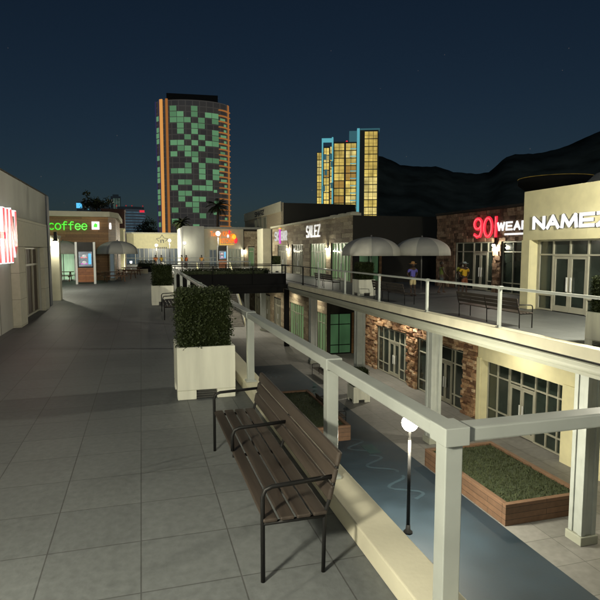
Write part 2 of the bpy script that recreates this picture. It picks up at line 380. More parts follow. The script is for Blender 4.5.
# ------------------------------------------------------------------ ground, decks, lower court
g = MB(); g.box(-1500, 1500, -500, 2500, -6.2, -6.0); struct('ground', g, M['asphalt'])
g = MB(); g.box(-1, 40, -12, 72, -5.75, -5.6); struct('lower_floor', g, M['lowfloor'])
XL, XR, YS, YN = 1.95, 9.75, 2.62, 51.
g = MB()
e_ = .3
g.box(-60, XL-e_, -20, YN+e_, -.45, 0); g.box(XL-e_, 60, -20, YS-e_, -.45, 0); g.box(XR+e_, 60, YS-e_, YN+e_, -.45, 0)
g.box(-60, 6.2, YN+e_, 68, -.45, 0); g.box(10.6, 60, YN+e_, 68, -.45, 0); g.box(6.2, 10.6, YN+e_, 56, -.45, 0); g.box(-60, 60, 68, 150, -.45, 0)
struct('upper_deck', g, M['deck'])
g = MB(); g.box(2.2, 9.9, -8, 36.4, -5.6, -5.594); struct('painted_court', g, M['blue'])
mk = MB(); 
def ribbon(mb, pts, w, z):
    P = [Vector((*p, z)) for p in pts]; vs = []
    for q in range(len(P)):
        d = (P[min(q+1, len(P)-1)]-P[max(q-1, 0)]).normalized(); n = Vector((-d.y, d.x, 0))*w/2; vs += [P[q]-n, P[q]+n]
    mb.add(vs, [(2*q, 2*q+2, 2*q+3, 2*q+1) for q in range(len(P)-1)])
for k in range(3): ribbon(mk, [(7.5+.34*k+.22*math.sin(t*.9), 32.6+t*.28) for t in range(9)], .1, -5.589-.0005*k)
for k in range(3): ribbon(mk, [(8.3+.45*math.sin(t*.55+k), 15.2+k*2.1+t*.12) for t in range(16)], .12, -5.589-.0005*k)
struct('court_swirl_marking', mk, M['blue2'])
mk = MB()
for k in range(3): ribbon(mk, [(8.6+.3*k, 27.9+k*.9), (9.1+.3*k, 28.2+k*.9), (9.3+.25*k, 29.0+k*.9)], .22, -5.588)
mk.box(8.45, 8.95, 19.2, 20.2, -5.594, -5.588); struct('court_block_marking', mk, M['teal'])
def groundwall(name, args, m):
    w = MB(); w.box(*args); return struct(name, w, m)
groundwall('retaining_wall', (.6, .9, 2, 70, -5.6, -.45), M['concrete'])
groundwall('retaining_wall', (.9, 13.5, 71, 71.3, -5.6, -.45), M['concrete'])
groundwall('retaining_wall', (.9, 15, 1.9, 2.2, -5.6, -.45), M['concrete'])

# edge kerbs and mouldings of the decks
def edge(name, label, pts, out, mdl=True):
    t = thing(name, label, 'deck edge', (*pts[0], 0)); t['kind'] = 'structure'
    (x0, y0), (x1, y1) = pts
    ox, oy = out
    def prof(mb, poly):
        if x0 == x1: fn = lambda u, v, w: (x0+ox*u, w, v); a, b = y0, y1
        else: fn = lambda u, v, w: (w, y0+oy*u, v); a, b = x0, x1
        mb.prism(poly, fn, a, b); return mb
    prof(MB(), [(-.32, .001), (-.32, .17), (0, .17), (0, -.12), (-.05, -.12), (-.05, .001)]).build('kerb', M['curb'], t, bevel=.012)
    prof(MB(), [(-.05, -.122), (-.05, -.17), (-.02, -.17), (-.02, -.122)]).build('groove', M['darkgap'], t)
    r = [(-.05, -.172), (.0, -.172), (.012, -.2), (.0, -.225), (-.03, -.235), (-.03, -.26)]
    r += [(-.03-.16*(1-math.cos(R(a))), -.26-.2*math.sin(R(a))) for a in range(15, 91, 15)]
    r += [(-.22, -.46), (-.22, -.56), (-.34, -.58), (-.34, -.172)]
    prof(MB(), r).build('moulding', M['mould'], t)
    return t
edge('deck_edge', 'pale kerb and moulding along the edge of the right-hand walkway, under its railing', ((XR, YS), (XR, 36.5)), (-1, 0))
edge('deck_edge', 'pale kerb and moulding of the walkway beyond the black bridge', ((XR, 40.6), (XR, YN)), (-1, 0))
edge('deck_edge', 'pale kerb behind the near bench, under the left railing', ((XL, YS-.3), (XL, YN)), (1, 0))
edge('deck_edge', 'short pale kerb under the cross railing nearest the camera', ((XL+.02, YS), (XR-.02, YS)), (0, 1))
edge('deck_edge', 'pale kerb of the far plaza under its white railing', ((XL+.02, YN), (XR-.02, YN)), (0, -1))

# ------------------------------------------------------------------ railings
def railing(label, p0, p1, posts, m='rail', top=1.36, base=.17, w=.115, group='railings round the open court', bars=(), rw=.12, rh=.09):
    t = thing('railing', label, 'railing', (p0[0], p0[1], base), group=group)
    along_y = p0[0] == p1[0]; mb = MB(); e = w/2
    if along_y: mb.box(p0[0]-rw/2, p0[0]+rw/2, p0[1], p1[1], top-rh, top)
    else: mb.box(p0[0], p1[0], p0[1]-rw/2, p0[1]+rw/2, top-rh, top)
    mb.build('handrail', M[m], t, bevel=.012)
    for q in posts:
        x, y = (p0[0], q) if along_y else (q, p0[1])
        pb = MB(); pb.box(x-e, x+e, y-e, y+e, base, top-rh-.001 if q not in (p0[1 if along_y else 0], p1[1 if along_y else 0]) else top-rh-.001)
        pb.box(x-e-.03, x+e+.03, y-e-.03, y+e+.03, base+.001, base+.03)
        if m == 'rail': pb.box(x-rw/2-.012, x+rw/2+.012, y-w*.8, y+w*.8, top-rh-.01, top+.012)
        pb.build('post', M[m], t, bevel=.006)
    for z in bars:
        b = MB()
        if along_y: b.box(p0[0]-.015, p0[0]+.015, p0[1], p1[1], z, z+.03)
        else: b.box(p0[0], p1[0], p0[1]-.015, p0[1]+.015, z, z+.03)
        b.build('lower_bar', M[m], t)
    return t
XA = 1.74
railing('pale grey-green railing running away behind the near bench and left planters', (XA, 2.79), (XA, 36.5), [2.79, 4.91, 9.01, 13.2, 17.45, 21.5, 25.6, 30.2, 36.3], rw=.14)
railing('pale grey-green cross railing closest to the camera, turning right off the corner post', (XA+.08, 2.79), (XR+.15, 2.79), [5.8, XR+.05], rw=.14)
ry = [onx(p, 280, 9.87)[0] for p in (318.8, 345, 379.4, 427.5, 500.5)]
railing('long pale railing on the kerb in front of the two right-hand umbrellas', (9.87, 2.95), (9.87, ry[0]+.05), [4.6, 8.9]+ry[::-1], w=.085, rw=.1, rh=.07)
railing('short dark railing where the right walkway meets the black bridge', (9.87, ry[0]+.12), (9.87, 38.9), [onx(303, 275, 9.87)[0], 38.7], m='railblack', w=.07, rw=.07, rh=.05, bars=(.26,))
railing('white railing across the far end of the open court', (XA, YN+.16), (XR+.25, YN+.16), [1.8, 4.3, 6.9, 9.9], m='white', w=.1, rw=.1, rh=.1)
railing('thin pale railing far off on the plaza in front of the curved cream building', (-9, 74), (13.4, 74), [-9, -6, -3, 0, 3, 6, 9, 13], m='rail', base=0, w=.08, rw=.09, rh=.09, top=1.4)
railing('thin pale railing on the far plaza running on from the coffee building', (XL-.2, 40.7), (XL-.2, YN-.1), [40.8, 44, 47.5, YN-.2], w=.09)

# ------------------------------------------------------------------ black bridge
br = thing('footbridge', 'black steel footbridge crossing the open court with hedges in its parapet', 'bridge', (5.8, 38.6, -.4))
b = MB(); b.box(XL+.02, XR-.02, 36.62, 40.6, -.25, .0); b.build('deck', M['railblack'], br)
b = MB(); b.box(XL+.02, XR-.12, 36.58, 36.72, -.13, .04); b.box(XL+.02, XR-.3, 36.66, 36.8, -.5, -.17); b.box(XL+.02, XR-.25, 36.52, 36.82, -.55, -.5); b.box(XL+.02, XR-.12, 36.5, 36.82, -.17, -.13)
b.build('beam', M['railblack'], br)
b = MB(); b.box(XL+.02, XR-.12, 40.45, 40.6, -.5, .04); b.build('beam', M['railblack'], br)
for x in (4.59, 7.3, 9.6, 2.1):
    b = MB(); b.box(x-.03, x+.03, 36.62, 36.68, .04, 1.34); b.build('post', M['railblack'], br)
b = MB(); b.box(XL, XR+.1, 36.6, 36.68, 1.3, 1.36); b.build('handrail', M['railblack'], br)
b = MB(); b.box(XL, XR+.1, 40.5, 40.58, 1.3, 1.36); b.box(XL+.1, XL+.16, 40.5, 40.56, 0, 1.3); b.box(6, 6.06, 40.5, 40.56, 0, 1.3); b.box(9.5, 9.56, 40.5, 40.56, 0, 1.3)
b.build('handrail', M['railblack'], br)
b = MB(); b.box(XL+.2, XR-.1, 36.75, 37.35, .0, .76); b.build('planter_box', M['railblack'], br)
b = MB(); foliage(b, lambda: Vector((random.uniform(XL+.3, 8.2), random.uniform(36.85, 37.5), .72+random.random()**1.5*.4)), 5000, .045); b.box(XL+.35, 8.1, 36.95, 37.35, .6, .98); hg = b.build('hedge', M['leaf'], br)
b = MB(); b.box(3.2, 9.2, 39.7, 40.3, 0, .55); b.build('planter_box', M['railblack'], br)
b = MB(); foliage(b, lambda: Vector((random.uniform(3.2, 9.2), random.uniform(39.6, 40.4), .5+random.random()**1.3*.55)), 4500, .05); b.box(3.3, 9.1, 39.75, 40.25, .5, .9); b.build('hedge', M['leaf'], br)
b = MB(); b.box(11.35, 11.62, 43.4, 43.67, -5.6, -.45); b.box(11.3, 11.34, 43.35, 43.72, -5.6, -.45); b.box(11.63, 11.67, 43.35, 43.72, -5.6, -.45)
tag(b.build('steel_column', M['railblack'], org=(11.5, 43.5, -5.6)), 'black steel column standing below the right end of the bridge', 'column')

# ------------------------------------------------------------------ columns under the right walkway
def column():
    t = thing('deck_column', 'x', 'column', (0, 0, 0))
    b = MB(); b.box(-.2, .2, -.2, .2, .25, 5.15)
    for sx in (-1, 1):
        for sy in (-1, 1): b.box(sx*.1, sx*.24, sy*.1, sy*.24, .251, 5.14)
    b.build('shaft', M['rail'], t, bevel=.01)
    b = MB(); b.box(-.29, .29, -.29, .29, 0, .25); b.build('base', M['mould'], t, bevel=.02)
    b = MB(); b.box(-.27, .27, -.27, .27, 4.98, 5.15); b.build('capital', M['mould'], t, bevel=.02)
    return t
cp = column()
labs = ['fluted pale column at the right edge, beside the lower cream shopfront', 'fluted pale column beside the glowing lamp, in front of the lower stone shopfront', 'fluted pale column left of the lower rough stone pier, above the low planter',
        'fluted pale column in front of the lower green-lit window', 'fluted pale column seen beneath the bridge, left of the black steel column', 'farthest fluted column beneath the bridge, beside the stair handrail']
for i, (y, l) in enumerate(zip((11.68, 19.76, 27.75, 36.3, 52.75, 61.3), labs)): place(cp, (11.5, y, -5.6), 0, l, 'columns holding up the right walkway', first=(i == 0))

# ------------------------------------------------------------------ left shop
LS = thing('corner_shop', 'long grey concrete shop at the left with red and white letters and curtained door', 'shop', (-6, 10, 0))
Fl = Face('x', -3.85, 1)
hole = [(19.5, 23.6, 0, 2.5)]
w = MB(); Fl.wall(w, -14, 26.0, 0, 4.7, .4, hole); w.build('wall', M['concrete'], LS)
w = MB(); w.box(-20, -4.26, -14, 26.0, 0, 4.55); w.build('body', M['concrete'], LS)
w = MB(); w.box(-20, -3.83, -14, 26.02, 4.702, 4.75); w.build('roof', M['darkwall'], LS)
w = MB(); Fl.wall(w, 18.55, 24.6, 0, 3.42, 0.0, ())
w = MB()
for a, b_, c, d, o in ((18.5, 19.5, 0, 2.5, .24), (23.6, 24.5, 0, 2.5, .16), (18.5, 24.5, 2.502, 3.42, .16)): Fl.box(w, a, b_, .002, o, c, d)
w.build('surround', M['paneltile'], LS, bevel=.01)
for y in (1.5, 5.8, 10.1, 14.4, 17.0):
    w = MB(); Fl.box(w, y, y+.02, -.01, .004, .0, 4.69); w.build('joint', M['darkgap'], LS)
w = MB(); Fl.box(w, 25.45, 26.0, .002, .06, 0, 4.69); w.build('pilaster', mat('blue_grey_paint', (.07, .08, .1, 1), .6), LS)
WP = thing('white_pier', 'low white pier beyond the corner of the concrete shop, carrying a wall lamp', 'pier', (-3.9, 28.3, 0))
w = MB(); w.box(-4.5, -3.72, 28.0, 28.6, 0, 3.0); w.build('shaft', M['creampale'], WP, bevel=.01)
w = MB(); w.box(-4.53, -3.69, 27.97, 28.63, 3.002, 3.08); w.build('cap', M['creampale'], WP)
window(Fl, LS, 19.5, 23.6, .02, 2.5, vm=(21.3, 22.5), hm=(1.86,), pane='curtain', back=.12, w=.07)
sg = MB(); q = lambda u, d, v: Fl.pt(u, d, v)
x = MB(); strokes('HIN', lambda u, d, v: Fl.pt(16.55+u, d, 2.12+v), .62, 1.38, .36, .26, .05, .17, x)
ls = x.build('sign_lettering', M['signwhite'], LS)
x = MB(); strokes('HIN', lambda u, d, v: Fl.pt(16.55+u, d, 2.12+v), .62, 1.38, .36, .185, .172, .18, x); x.build('letter_face', M['signred'], ls)
light('lettering_glow', (-3.0, 16.8, 2.7), 14, (1, .3, .3), .5)

# ------------------------------------------------------------------ coffee shop
CF = thing('coffee_shop', 'wood-clad corner shop with green neon lettering and pale roof cap', 'shop', (-8, 50, 0))
Fy = Face('y', 46., -1)
x1 = -2.45
holes = [(-6.9, -4.3, 0, 2.3), (-4.1, -3.45, 0, 2.3)]
w = MB(); Fy.wall(w, -16, x1, 0, 4.98, .3, holes); w.build('wall', M['wood'], CF)
w = MB(); w.add([(x1, 46.01, 0), (-1.95, 47.5, 0), (-1.95, 47.5, 4.98), (x1, 46.01, 4.98)], [(0, 1, 2, 3)]); w.box(-2.2, -1.96, 47.5, 57, 0, 4.98); w.build('side_wall', M['woodx'], CF)
w = MB(); w.box(-16, -2.5, 46.6, 57, 0, 4.9); w.build('body', M['darkwall'], CF)
w = MB(); w.prism([(-16, 45.75), (-2.3, 45.75), (-1.7, 47.4), (-1.7, 57), (-16, 57)], lambda u, v, z: (u, v, z), 4.99, 5.4); w.build('roof', M['creampale'], CF, bevel=.03)
window(Fy, CF, -6.9, -4.3, .02, 2.3, vm=(-6.0, -5.0), pane='panepale', back=.12, w=.08, frame='white')
window(Fy, CF, -4.1, -3.45, .02, 2.3, pane='panepale', back=.12, w=.06, frame='white')
w = MB(); w.box(-2.42, -2.0, 45.6, 45.95, 0, 2.5); dd = w.build('door', M['frame'], CF)
w = MB(); w.box(-2.35, -2.08, 45.56, 45.59, .2, 2.3); w.build('pane', M['paneblue'], dd)
x = MB(); strokes('coffee', lambda u, d, v: Fy.pt(-6.77+u, d, 3.97+v), .385, .6, .09, .075, .06, .14, x); x.build('sign_lettering', M['signgreen'], CF)
x = MB(); Fy.box(x, -3.66, -3.1, .02, .12, 4.0, 4.62); sb = x.build('sign_panel', M['signwhite'], CF)
x = MB(); x.prism([(-3.52, 4.18), (-3.26, 4.18), (-3.24, 4.4), (-3.4, 4.5), (-3.5, 4.36)], lambda u, v, w_: (u, w_, v), 45.87, 45.88); x.build('mark', M['signgreen'], sb)
x = MB(); x.prism([(0, 4.05), (.55, 4.05), (.62, 4.3), (.5, 4.55), (.1, 4.55), (-.05, 4.3)], lambda u, v, w_: (-2.38+u*.5*.32+w_, 46.12+u*.5, v), 0, .06)
x.build('side_sign', M['signwhite'], CF)

# ------------------------------------------------------------------ kiosks
def kiosk(loc, label, hscale=1.):
    t = thing('directory_kiosk', label, 'kiosk', (0, 0, 0), group='screen kiosks')
    for x_ in (-.6, .6):
        b = MB(); b.box(x_-.075, x_+.075, -.15, .15, 0, 2.96); b.build('post', M['white'], t, bevel=.01)
    b = MB(); b.box(-.524, .524, -.12, .12, 2.35, 2.95); b.build('header', M['black'], t)
    b = MB(); b.box(-.524, .524, -.1, .1, 1.15, 2.349); s = b.build('screen_case', M['black'], t)
    b = MB(); b.box(-.44, .44, -.118, -.102, 1.25, 2.28); sn = b.build('screen', M['screen'], s)
    for z, mm in ((1.86, 'signpink'), (1.42, 'signpurple')):
        b = MB(); b.ball((-.08, -.12, z+.1), .15, 8, 0, (1, .1, .8)); b.box(-.3, .12, -.126, -.12, z-.02, z+.05, 1); b.build('picture', [M['signpale'], M[mm]], s)
    b = MB(); b.box(.2, .38, -.126, -.12, 1.4, 2.15); b.build('picture', M['signblue'], s)
    b = MB(); b.box(-.524, .524, -.11, .11, .14, 1.149); b.build('wood_panel', M['kwood'], t)
    b = MB(); b.box(-.523, .523, -.13, .13, .05, .12); b.build('foot_bar', M['black'], t)
    t.location = loc; return t
kiosk((-3.77, 41.2, 0), 'white-posted screen kiosk with wood base in front of the coffee shop')
kx = ony(222.5, 250, 70)[0]
kiosk((kx, 70, 0), 'screen kiosk under the orange restaurant sign on the far plaza')

# ------------------------------------------------------------------ umbrellas
def umbrella(r=1.55, rim=2.3, top=3.1):
    t = thing('patio_umbrella', 'x', 'umbrella', (0, 0, 0)); n = 8; c = MB(); k = 10; sub = 6
    ring = []
    for i in range(k+1):
        f = i/k; rr = r*math.sin(f*math.pi/2*.98)/math.sin(math.pi/2*.98); z = rim+(top-rim)*math.cos(f*math.pi/2); row = []
        for a in range(n*sub):
            th = 2*math.pi*(a/(n*sub)); seg = (a % sub)/sub; sag = 1-.035*math.sin(seg*math.pi)*f; zz = z-.05*math.sin(seg*math.pi)*f*0
            row.append(Vector((rr*sag*math.cos(th), rr*sag*math.sin(th), zz)))
        ring.append(row)
    ring.append([Vector((p.x*1.01, p.y*1.01, rim-.2)) for p in ring[-1]])
    m_ = n*sub; allv = [p for row in ring for p in row]
    c.add(allv, [(i*m_+a, i*m_+(a+1) % m_, (i+1)*m_+(a+1) % m_, (i+1)*m_+a) for i in range(len(ring)-1) for a in range(m_)], 0, smooth=True)
    for q in range(len(c.f)): c.m[q] = ((q % m_)//sub) % 2
    o = c.build('canopy', [M['umb_l'], M['umb_d']], t); sd = o.modifiers.new('s', 'SOLIDIFY'); sd.thickness = .008
    b = MB(); b.tube([(0, 0, .05), (0, 0, top+.06)], .028); b.build('pole', M['poleg'], t)
    b = MB(); b.ball((0, 0, top+.05), .05); b.build('finial', M['poleg'], t)
    for a in range(n):
        th = 2*math.pi*a/n; b = MB(); b.tube([(0, 0, top-.45), (r*.55*math.cos(th), r*.55*math.sin(th), rim+(top-rim)*.52)], .009, 5); b.build('rib', M['poleg'], t)
    b = MB(); b.lathe([(.001, .09), (.1, .09), (.28, .05), (.3, 0), (.001, 0)], n=20); b.build('base', M['poleg'], t)
    return t
um = umbrella()
for i, (x_, y_, r_, l) in enumerate(((-5.7, 45.0, 0, 'grey and cream umbrella left of the kiosk by the coffee shop'), (-1.75, 44.6, .3, 'grey and cream umbrella right of the kiosk over the picnic tables'),
        (11.8, 27.0, .39, 'grey panelled umbrella left of its twin, beside the hedge planter on the right walkway'), (14.81, 27.0, .1, 'grey panelled umbrella nearer the rough stone shop, behind the man in a hat'))):
    place(um, (x_, y_, 0), r_, l, 'patio umbrellas', first=(i == 0))

# ------------------------------------------------------------------ benches
def bench(Ln, foot=True):
    t = thing('slatted_bench', 'x', 'bench', (0, 0, 0)); h = Ln/2
    b = MB()
    for k in range(4): x0 = .0+k*.125; b.box(x0, x0+.105, -h+.02, h-.02, .455, .485)
    b.build('seat', M['benchwood'], t, bevel=.01)
    b = MB(); rot = Matrix.Translation((.5, 0, .56)) @ Matrix.Rotation(R(13), 4, 'Y')
    for k in range(3): b.box(-.018, .018, -h+.02, h-.02, .128*k, .128*k+.112, rot=rot)
    b.build('backrest', M['benchwood'], t, bevel=.014)
    for q, y in enumerate((-h+.05, 0, h-.05)):
        b = MB(); z0 = 0 if q != 1 else .49
        b.tube([(.0, y, z0), (.0, y, .64), (.02, y, .69), (.07, y, .71), (.53, y, .73)], .017); b.build('arm', M['black'], t)
        b = MB(); b.tube([(.46, y, 0), (.47, y, .45), (.52, y, .6), (.585, y, .9)], .016); b.tube([(0, y, .44), (.47, y, .44)], .016); b.build('leg', M['black'], t)
    return t
bn = bench(2.8)
G = 'slatted benches with black arms'
# local -X is the front; turned 180 degrees the front faces +X
place(bn, (.79, 5.03, 0), 0, 'large brown slatted bench in front, beside the near railing', G, first=True)
place(bn, (.72, 20.5, 0), 0, 'slatted bench between the two cream planters on the left walkway', G)
bl = bench(3.4)
place(bl, (11.55, 15.7, 0), math.pi, 'slatted bench in front of the cream shop pier, seen from behind', G, first=True)
place(bl, (11.55, 23.3, 0), math.pi, 'slatted bench just in front of the man in a straw hat', G)
place(bl, (11.55, 32.7, 0), math.pi, 'slatted bench outside the green-lit door, left of the right-hand hedge', G)
place(bn, (10.4, 31.6, -5.6), 0, 'slatted bench on the lower floor beside the blue court', G)
place(bn, (8.75, 24.0, -5.6), math.pi, 'slatted bench on the blue court at the edge of the timber planter', G)

# ------------------------------------------------------------------ planters with hedges
def planter(seed, wd=.93, hz=.85, ht=1.75, n=13000, leafs=.021):
    random.seed(seed)
    t = thing('hedge_planter', 'x', 'planter', (0, 0, 0)); e = wd/2
    b = MB()
    for s in (-1, 1):
        b.box(-e, e, s*e, s*(e-.06), .15, hz); b.box(s*e, s*(e-.06), -e+.06, e-.06, .15, hz)
        for s2 in (-1, 1): b.box(s*e, s*(e-.3), s2*e, s2*(e-.22), 0, .149)
    b.box(-e+.06, e-.06, -e+.06, e-.06, hz-.12, hz-.08)
    b.build('box', M['planter'], t, bevel=.012)
    b = MB()
    for s in (-1, 1):
        for z in (.012, .05, .088): b.box(-.245, .245, s*(e-.03), s*(e-.05), z, z+.022); b.box(s*(e-.03), s*(e-.05), -.245, .245, z, z+.022)
    b.box(-.16, .16, -e+.08, e-.08, .005, .14); b.build('grille', M['grille'], t)
    b = MB(); c = e-.06
    b.box(-c+.03, c-.03, -c+.03, c-.03, hz-.07, ht-.05); b.build('hedge_core', M['core'], t)
    b = MB()
    def pf():
        z = hz-.04+random.random()*(ht-hz); f = random.randrange(5); u = random.uniform(-c, c); o = c-.05+abs(random.gauss(0, .045))
        wob = .05*noise.noise(Vector((u*5, z*5, f*7+seed)))
        if f == 4: return Vector((u, random.uniform(-c, c), ht-.05+abs(random.gauss(0, .03))+wob))
        return (Vector((u, (o+wob)*(1 if f < 1 else -1), z)) if f < 2 else Vector(((o+wob)*(1 if f < 3 else -1), u, z)))
    foliage(b, pf, n, leafs)
    b.build('hedge', M['leaf'], t)
    return t
G = 'cream planters with clipped hedges'
p1 = planter(3); place(p1, (.97, 9.2, 0), 0, 'big cream planter with clipped hedge beside the near bench', G, first=True)
p2 = planter(5, n=6500, leafs=.026)
place(p2, (.86, 24.9, 0), 0, 'cream planter with hedge beyond the second left bench', G, first=True)
place(p2, (11.35, 26.9, 0), 0, 'cream planter with hedge under the left of the two right umbrellas', G)
place(p2, (11.3, 10.75, 0), 0, 'cream planter cut by the right edge, outside the cream shop', G)
place(p2, (10.95, 26.5, -5.6), 0, 'cream planter with bush on the lower floor by the stone pier', G)
place(p2, (14.0, 57.5, 0), 0, 'cream planter with hedge beside the tall cream pier past the bridge', G)
dp = thing('dark_planter', 'low dark planter box with small shrub at the far end of the left walkway', 'planter', (.6, 62, 0))
b = MB(); b.box(-.5, 1.6, 61.6, 62.5, 0, .6); b.build('box', M['railblack'], dp)
b = MB(); foliage(b, lambda: Vector((random.uniform(-.4, 1.5), random.uniform(61.6, 62.4), .6+random.random()**2*.7)), 2600, .05); b.box(-.3, 1.4, 61.7, 62.3, .5, .95); b.build('shrub', M['leaf'], dp)

# ------------------------------------------------------------------ timber planters below
def timber(label, x0, x1, y0, y1, z1=-4.95):
    t = thing('timber_planter', label, 'planter', ((x0+x1)/2, (y0+y1)/2, -5.6), group='low timber-edged planters')
    b = MB(); e = .16
    b.box(x0, x1, y0, y0+e, -5.595, z1); b.build('board_edge', M['timber'], t, bevel=.01); b = MB(); b.box(x0, x1, y1-e, y1, -5.595, z1); b.build('board_edge', M['timber'], t, bevel=.01)
    b = MB(); b.box(x0, x0+e, y0+e+.002, y1-e-.002, -5.595, z1); b.build('board_edge', M['timberx'], t, bevel=.01); b = MB(); b.box(x1-e, x1, y0+e+.002, y1-e-.002, -5.595, z1); b.build('board_edge', M['timberx'], t, bevel=.01)
    b = MB(); b.box(x0+e, x1-e, y0+e, y1-e, -5.5, z1-.08); sl = b.build('soil', M['grass'], t)
    b = MB()
    for _ in range(5000):
        p = Vector((random.uniform(x0+e, x1-e), random.uniform(y0+e, y1-e), z1-.08)); a = Vector((random.gauss(0, .03), random.gauss(0, .03), random.uniform(.03, .09))); s_ = Vector((a.y, -a.x, 0)).normalized()*.012 if a.xy.length > 0 else Vector((.01, 0, 0))
        b.add([p-s_, p+s_, p+a], [(0, 1, 2)])
    gr = b.build('grass', M['leafdark'], t); gr['kind'] = 'stuff'
    return t
timber('timber-edged grass bed on the blue court, behind the near bench back', 3.2, 8.3, 20.9, 27.1)
timber('timber-edged grass bed at lower right below the corner railing', 9.95, 12.8, 12.9, 17.6)

# ------------------------------------------------------------------ stair
st = thing('staircase', 'grey staircase climbing from the lower floor seen beneath the bridge', 'stairs', (8.5, 60, -5.6))
b = MB(); ns = 32
for i in range(ns): b.box(6.4, 10.2, 56+i*.3, 56+(i+1)*.3, -5.6, -5.6+(i+1)*.175-.002*0)
b.build('steps', M['steps'], st)
b = MB(); b.prism([(55.9, -5.6), (56.2, -5.2), (65.6, .3), (65.6, -.2), (57, -5.6)], lambda u, v, w: (w, u, v), 10.22, 10.42); b.build('stringer', M['concrete'], st)
for x_ in (10.25, 6.3):
    b = MB(); b.tube([(x_, 56, -4.6), (x_, 65.6, 1.0)], .05); b.tube([(x_, 56, -5.6), (x_, 56, -4.6)], .04); b.tube([(x_, 65.6, -.1), (x_, 65.6, 1.0)], .04); b.build('handrail', M['cream'], st)

# ------------------------------------------------------------------ right-hand shops
def sign_panel_letters(): pass
# cream shop: X = 15.1
NZ = thing('cream_shop', 'cream stucco shop on the right walkway with big white block letters', 'shop', (18, 10, 0))
Fn = Face('x', 15.1, -1)
w = MB(); Fn.wall(w, -4, 19.1, 0, 4.76, .45, [(8.2, 18.62, 0, 2.8), (-2, 6.8, 0, 2.8)]); w.build('wall', M['cream'], NZ)
w = MB(); w.box(15.56, 19.0, 18.7, 19.1, 0, 4.75); w.build('side_wall', M['cream'], NZ)
w = MB(); w.box(15.56, 26, -4, 18.65, 2.85, 4.6); w.box(15.9, 26, -4, 18.65, .02, 2.8); w.build('body', M['darkwall'], NZ)
for a, c_ in ((18.62, 19.1), (6.8, 8.2)): w = MB(); Fn.box(w, a, c_, .002, .06, 0, 2.8); w.build('pier', M['cream'], NZ, bevel=.01)
window(Fn, NZ, 8.2, 18.62, .02, 2.8, vm=(17.75+.75, 16.86, 15.15, 14.2, 13.2, 12.2, 11.2, 10.2, 9.2), hm=(2.22, .62), back=.38, w=.06, doors=(16.02, 17.7, 2.16))
window(Fn, NZ, -2, 6.8, .02, 2.8, vm=(0, 2, 4), hm=(2.22,), back=.38, w=.06)
x = MB(); strokes('NAMEZ', lambda u, d, v: Fn.pt(18.4-u, d, 3.26+v), .56, .4, .2, .125, .05, .09, x); lt = x.build('sign_lettering', M['signwhite'], NZ)
x = MB(); strokes('NAMEZ', lambda u, d, v: Fn.pt(18.4-u, d, 3.26+v), .56, .4, .2, .127, .001, .048, x); x.build('letter_side', M['signside'], lt)
# landing dome and ring on the roof behind
dm = thing('roof_dome', 'grey rounded dome on the roof behind the cream shop', 'dome', (25.4, 24, 5.9))
b = MB(); b.lathe([(2.2, 0), (2.1, .5), (1.6, 1.0), (.8, 1.3), (.01, 1.4)], (25.6, 24, 5.6), 28); b.lathe([(2.2, 0), (2.2, -1.6)], (25.6, 24, 5.6), 28); b.build('shell', M['concrete'], dm)
rp = thing('roof_ring', 'dark round roof platform with thin yellow rim of lights', 'platform', (38, 44, 9))
cx, cz = ony(556, 179, 44); cr = 3.4
b = MB(); b.lathe([(.01, 0), (cr, 0), (cr, -.5), (cr*.7, -1.3), (.5, -5), (.01, -5)], (cx, 44, cz), 36); b.build('platform', M['darkwall'], rp)
b = MB(); pts = [(cx+cr*math.cos(a*math.pi/18), 44+cr*math.sin(a*math.pi/18), cz+.03) for a in range(37)]; b.tube(pts, .025, 5); b.build('rim', emit('rim_light', lin(92, 76, 28), 1, (1.5, 1.5, 1.5)), rp)

# stone shop 901: X = 19.2
NS = thing('stone_shop', 'rough stone shop with red neon 901 and white lettering', 'shop', (22, 26, 0))
F9 = Face('x', 19.2, -1)
H9 = [(26.75, 30.65, 0, 2.86), (19.2, 26.02, 0, 2.86)]
w = MB(); F9.wall(w, 19.15, 32.9, 0, 4.7, .4, H9); w.box(19.6, 28, 32.5, 32.9, 0, 4.7); w.build('wall', M['darkwall'], NS)
w = MB(); F9.stones(w, 19.15, 32.9, 0, 4.66, .42, .2, .1, H9, .01); Face('y', 32.9, 1).stones(w, 19.2, 26, 0, 4.66, .42, .2, .08, (), .01); w.build('stonework', M['stone_red'], NS)
w = MB(); w.box(19.08, 28, 19.15, 33, 4.701, 4.82); w.build('roof', M['darkwall'], NS)
w = MB(); w.box(19.9, 28, 19.2, 32.4, 0.02, 4.6); w.build('body', M['darkwall'], NS)
window(F9, NS, 26.75, 30.65, .02, 2.86, vm=(29.9, 28.04, 27.35), hm=(2.3, .6), back=.1, w=.055, doors=(27.35+.05, 28.72, 2.2))
window(F9, NS, 19.2, 26.02, .02, 2.86, vm=(25.1, 24.2, 23.3, 22.4, 21.4, 20.3), hm=(2.3, .6), back=.1, w=.055)
x = MB()
def s901(th, d0, d1, mb): strokes('901', lambda u, d, v: F9.pt(28.42-u, d, 3.17+v), .72, 1.04, .26, th, d0, d1, mb)
s901(.17, .12, .2, x); l9 = x.build('neon_lettering', M['signred'], NS)
x = MB(); s901(.035, .2, .225, x); x.build('neon_tube', M['signpink'], l9)
x = MB(); strokes('WEAR', lambda u, d, v: F9.pt(26.22-u, d, 3.5+v), .44, .38, .2, .1, .12, .17, x); F9.box(x, 22.5, 25.6, .12, .17, 3.2, 3.3); x.build('sign_lettering', M['signwhite'], NS)
light('neon_glow', (18.6, 27.6, 3.7), 12, (1, .12, .15), .3)

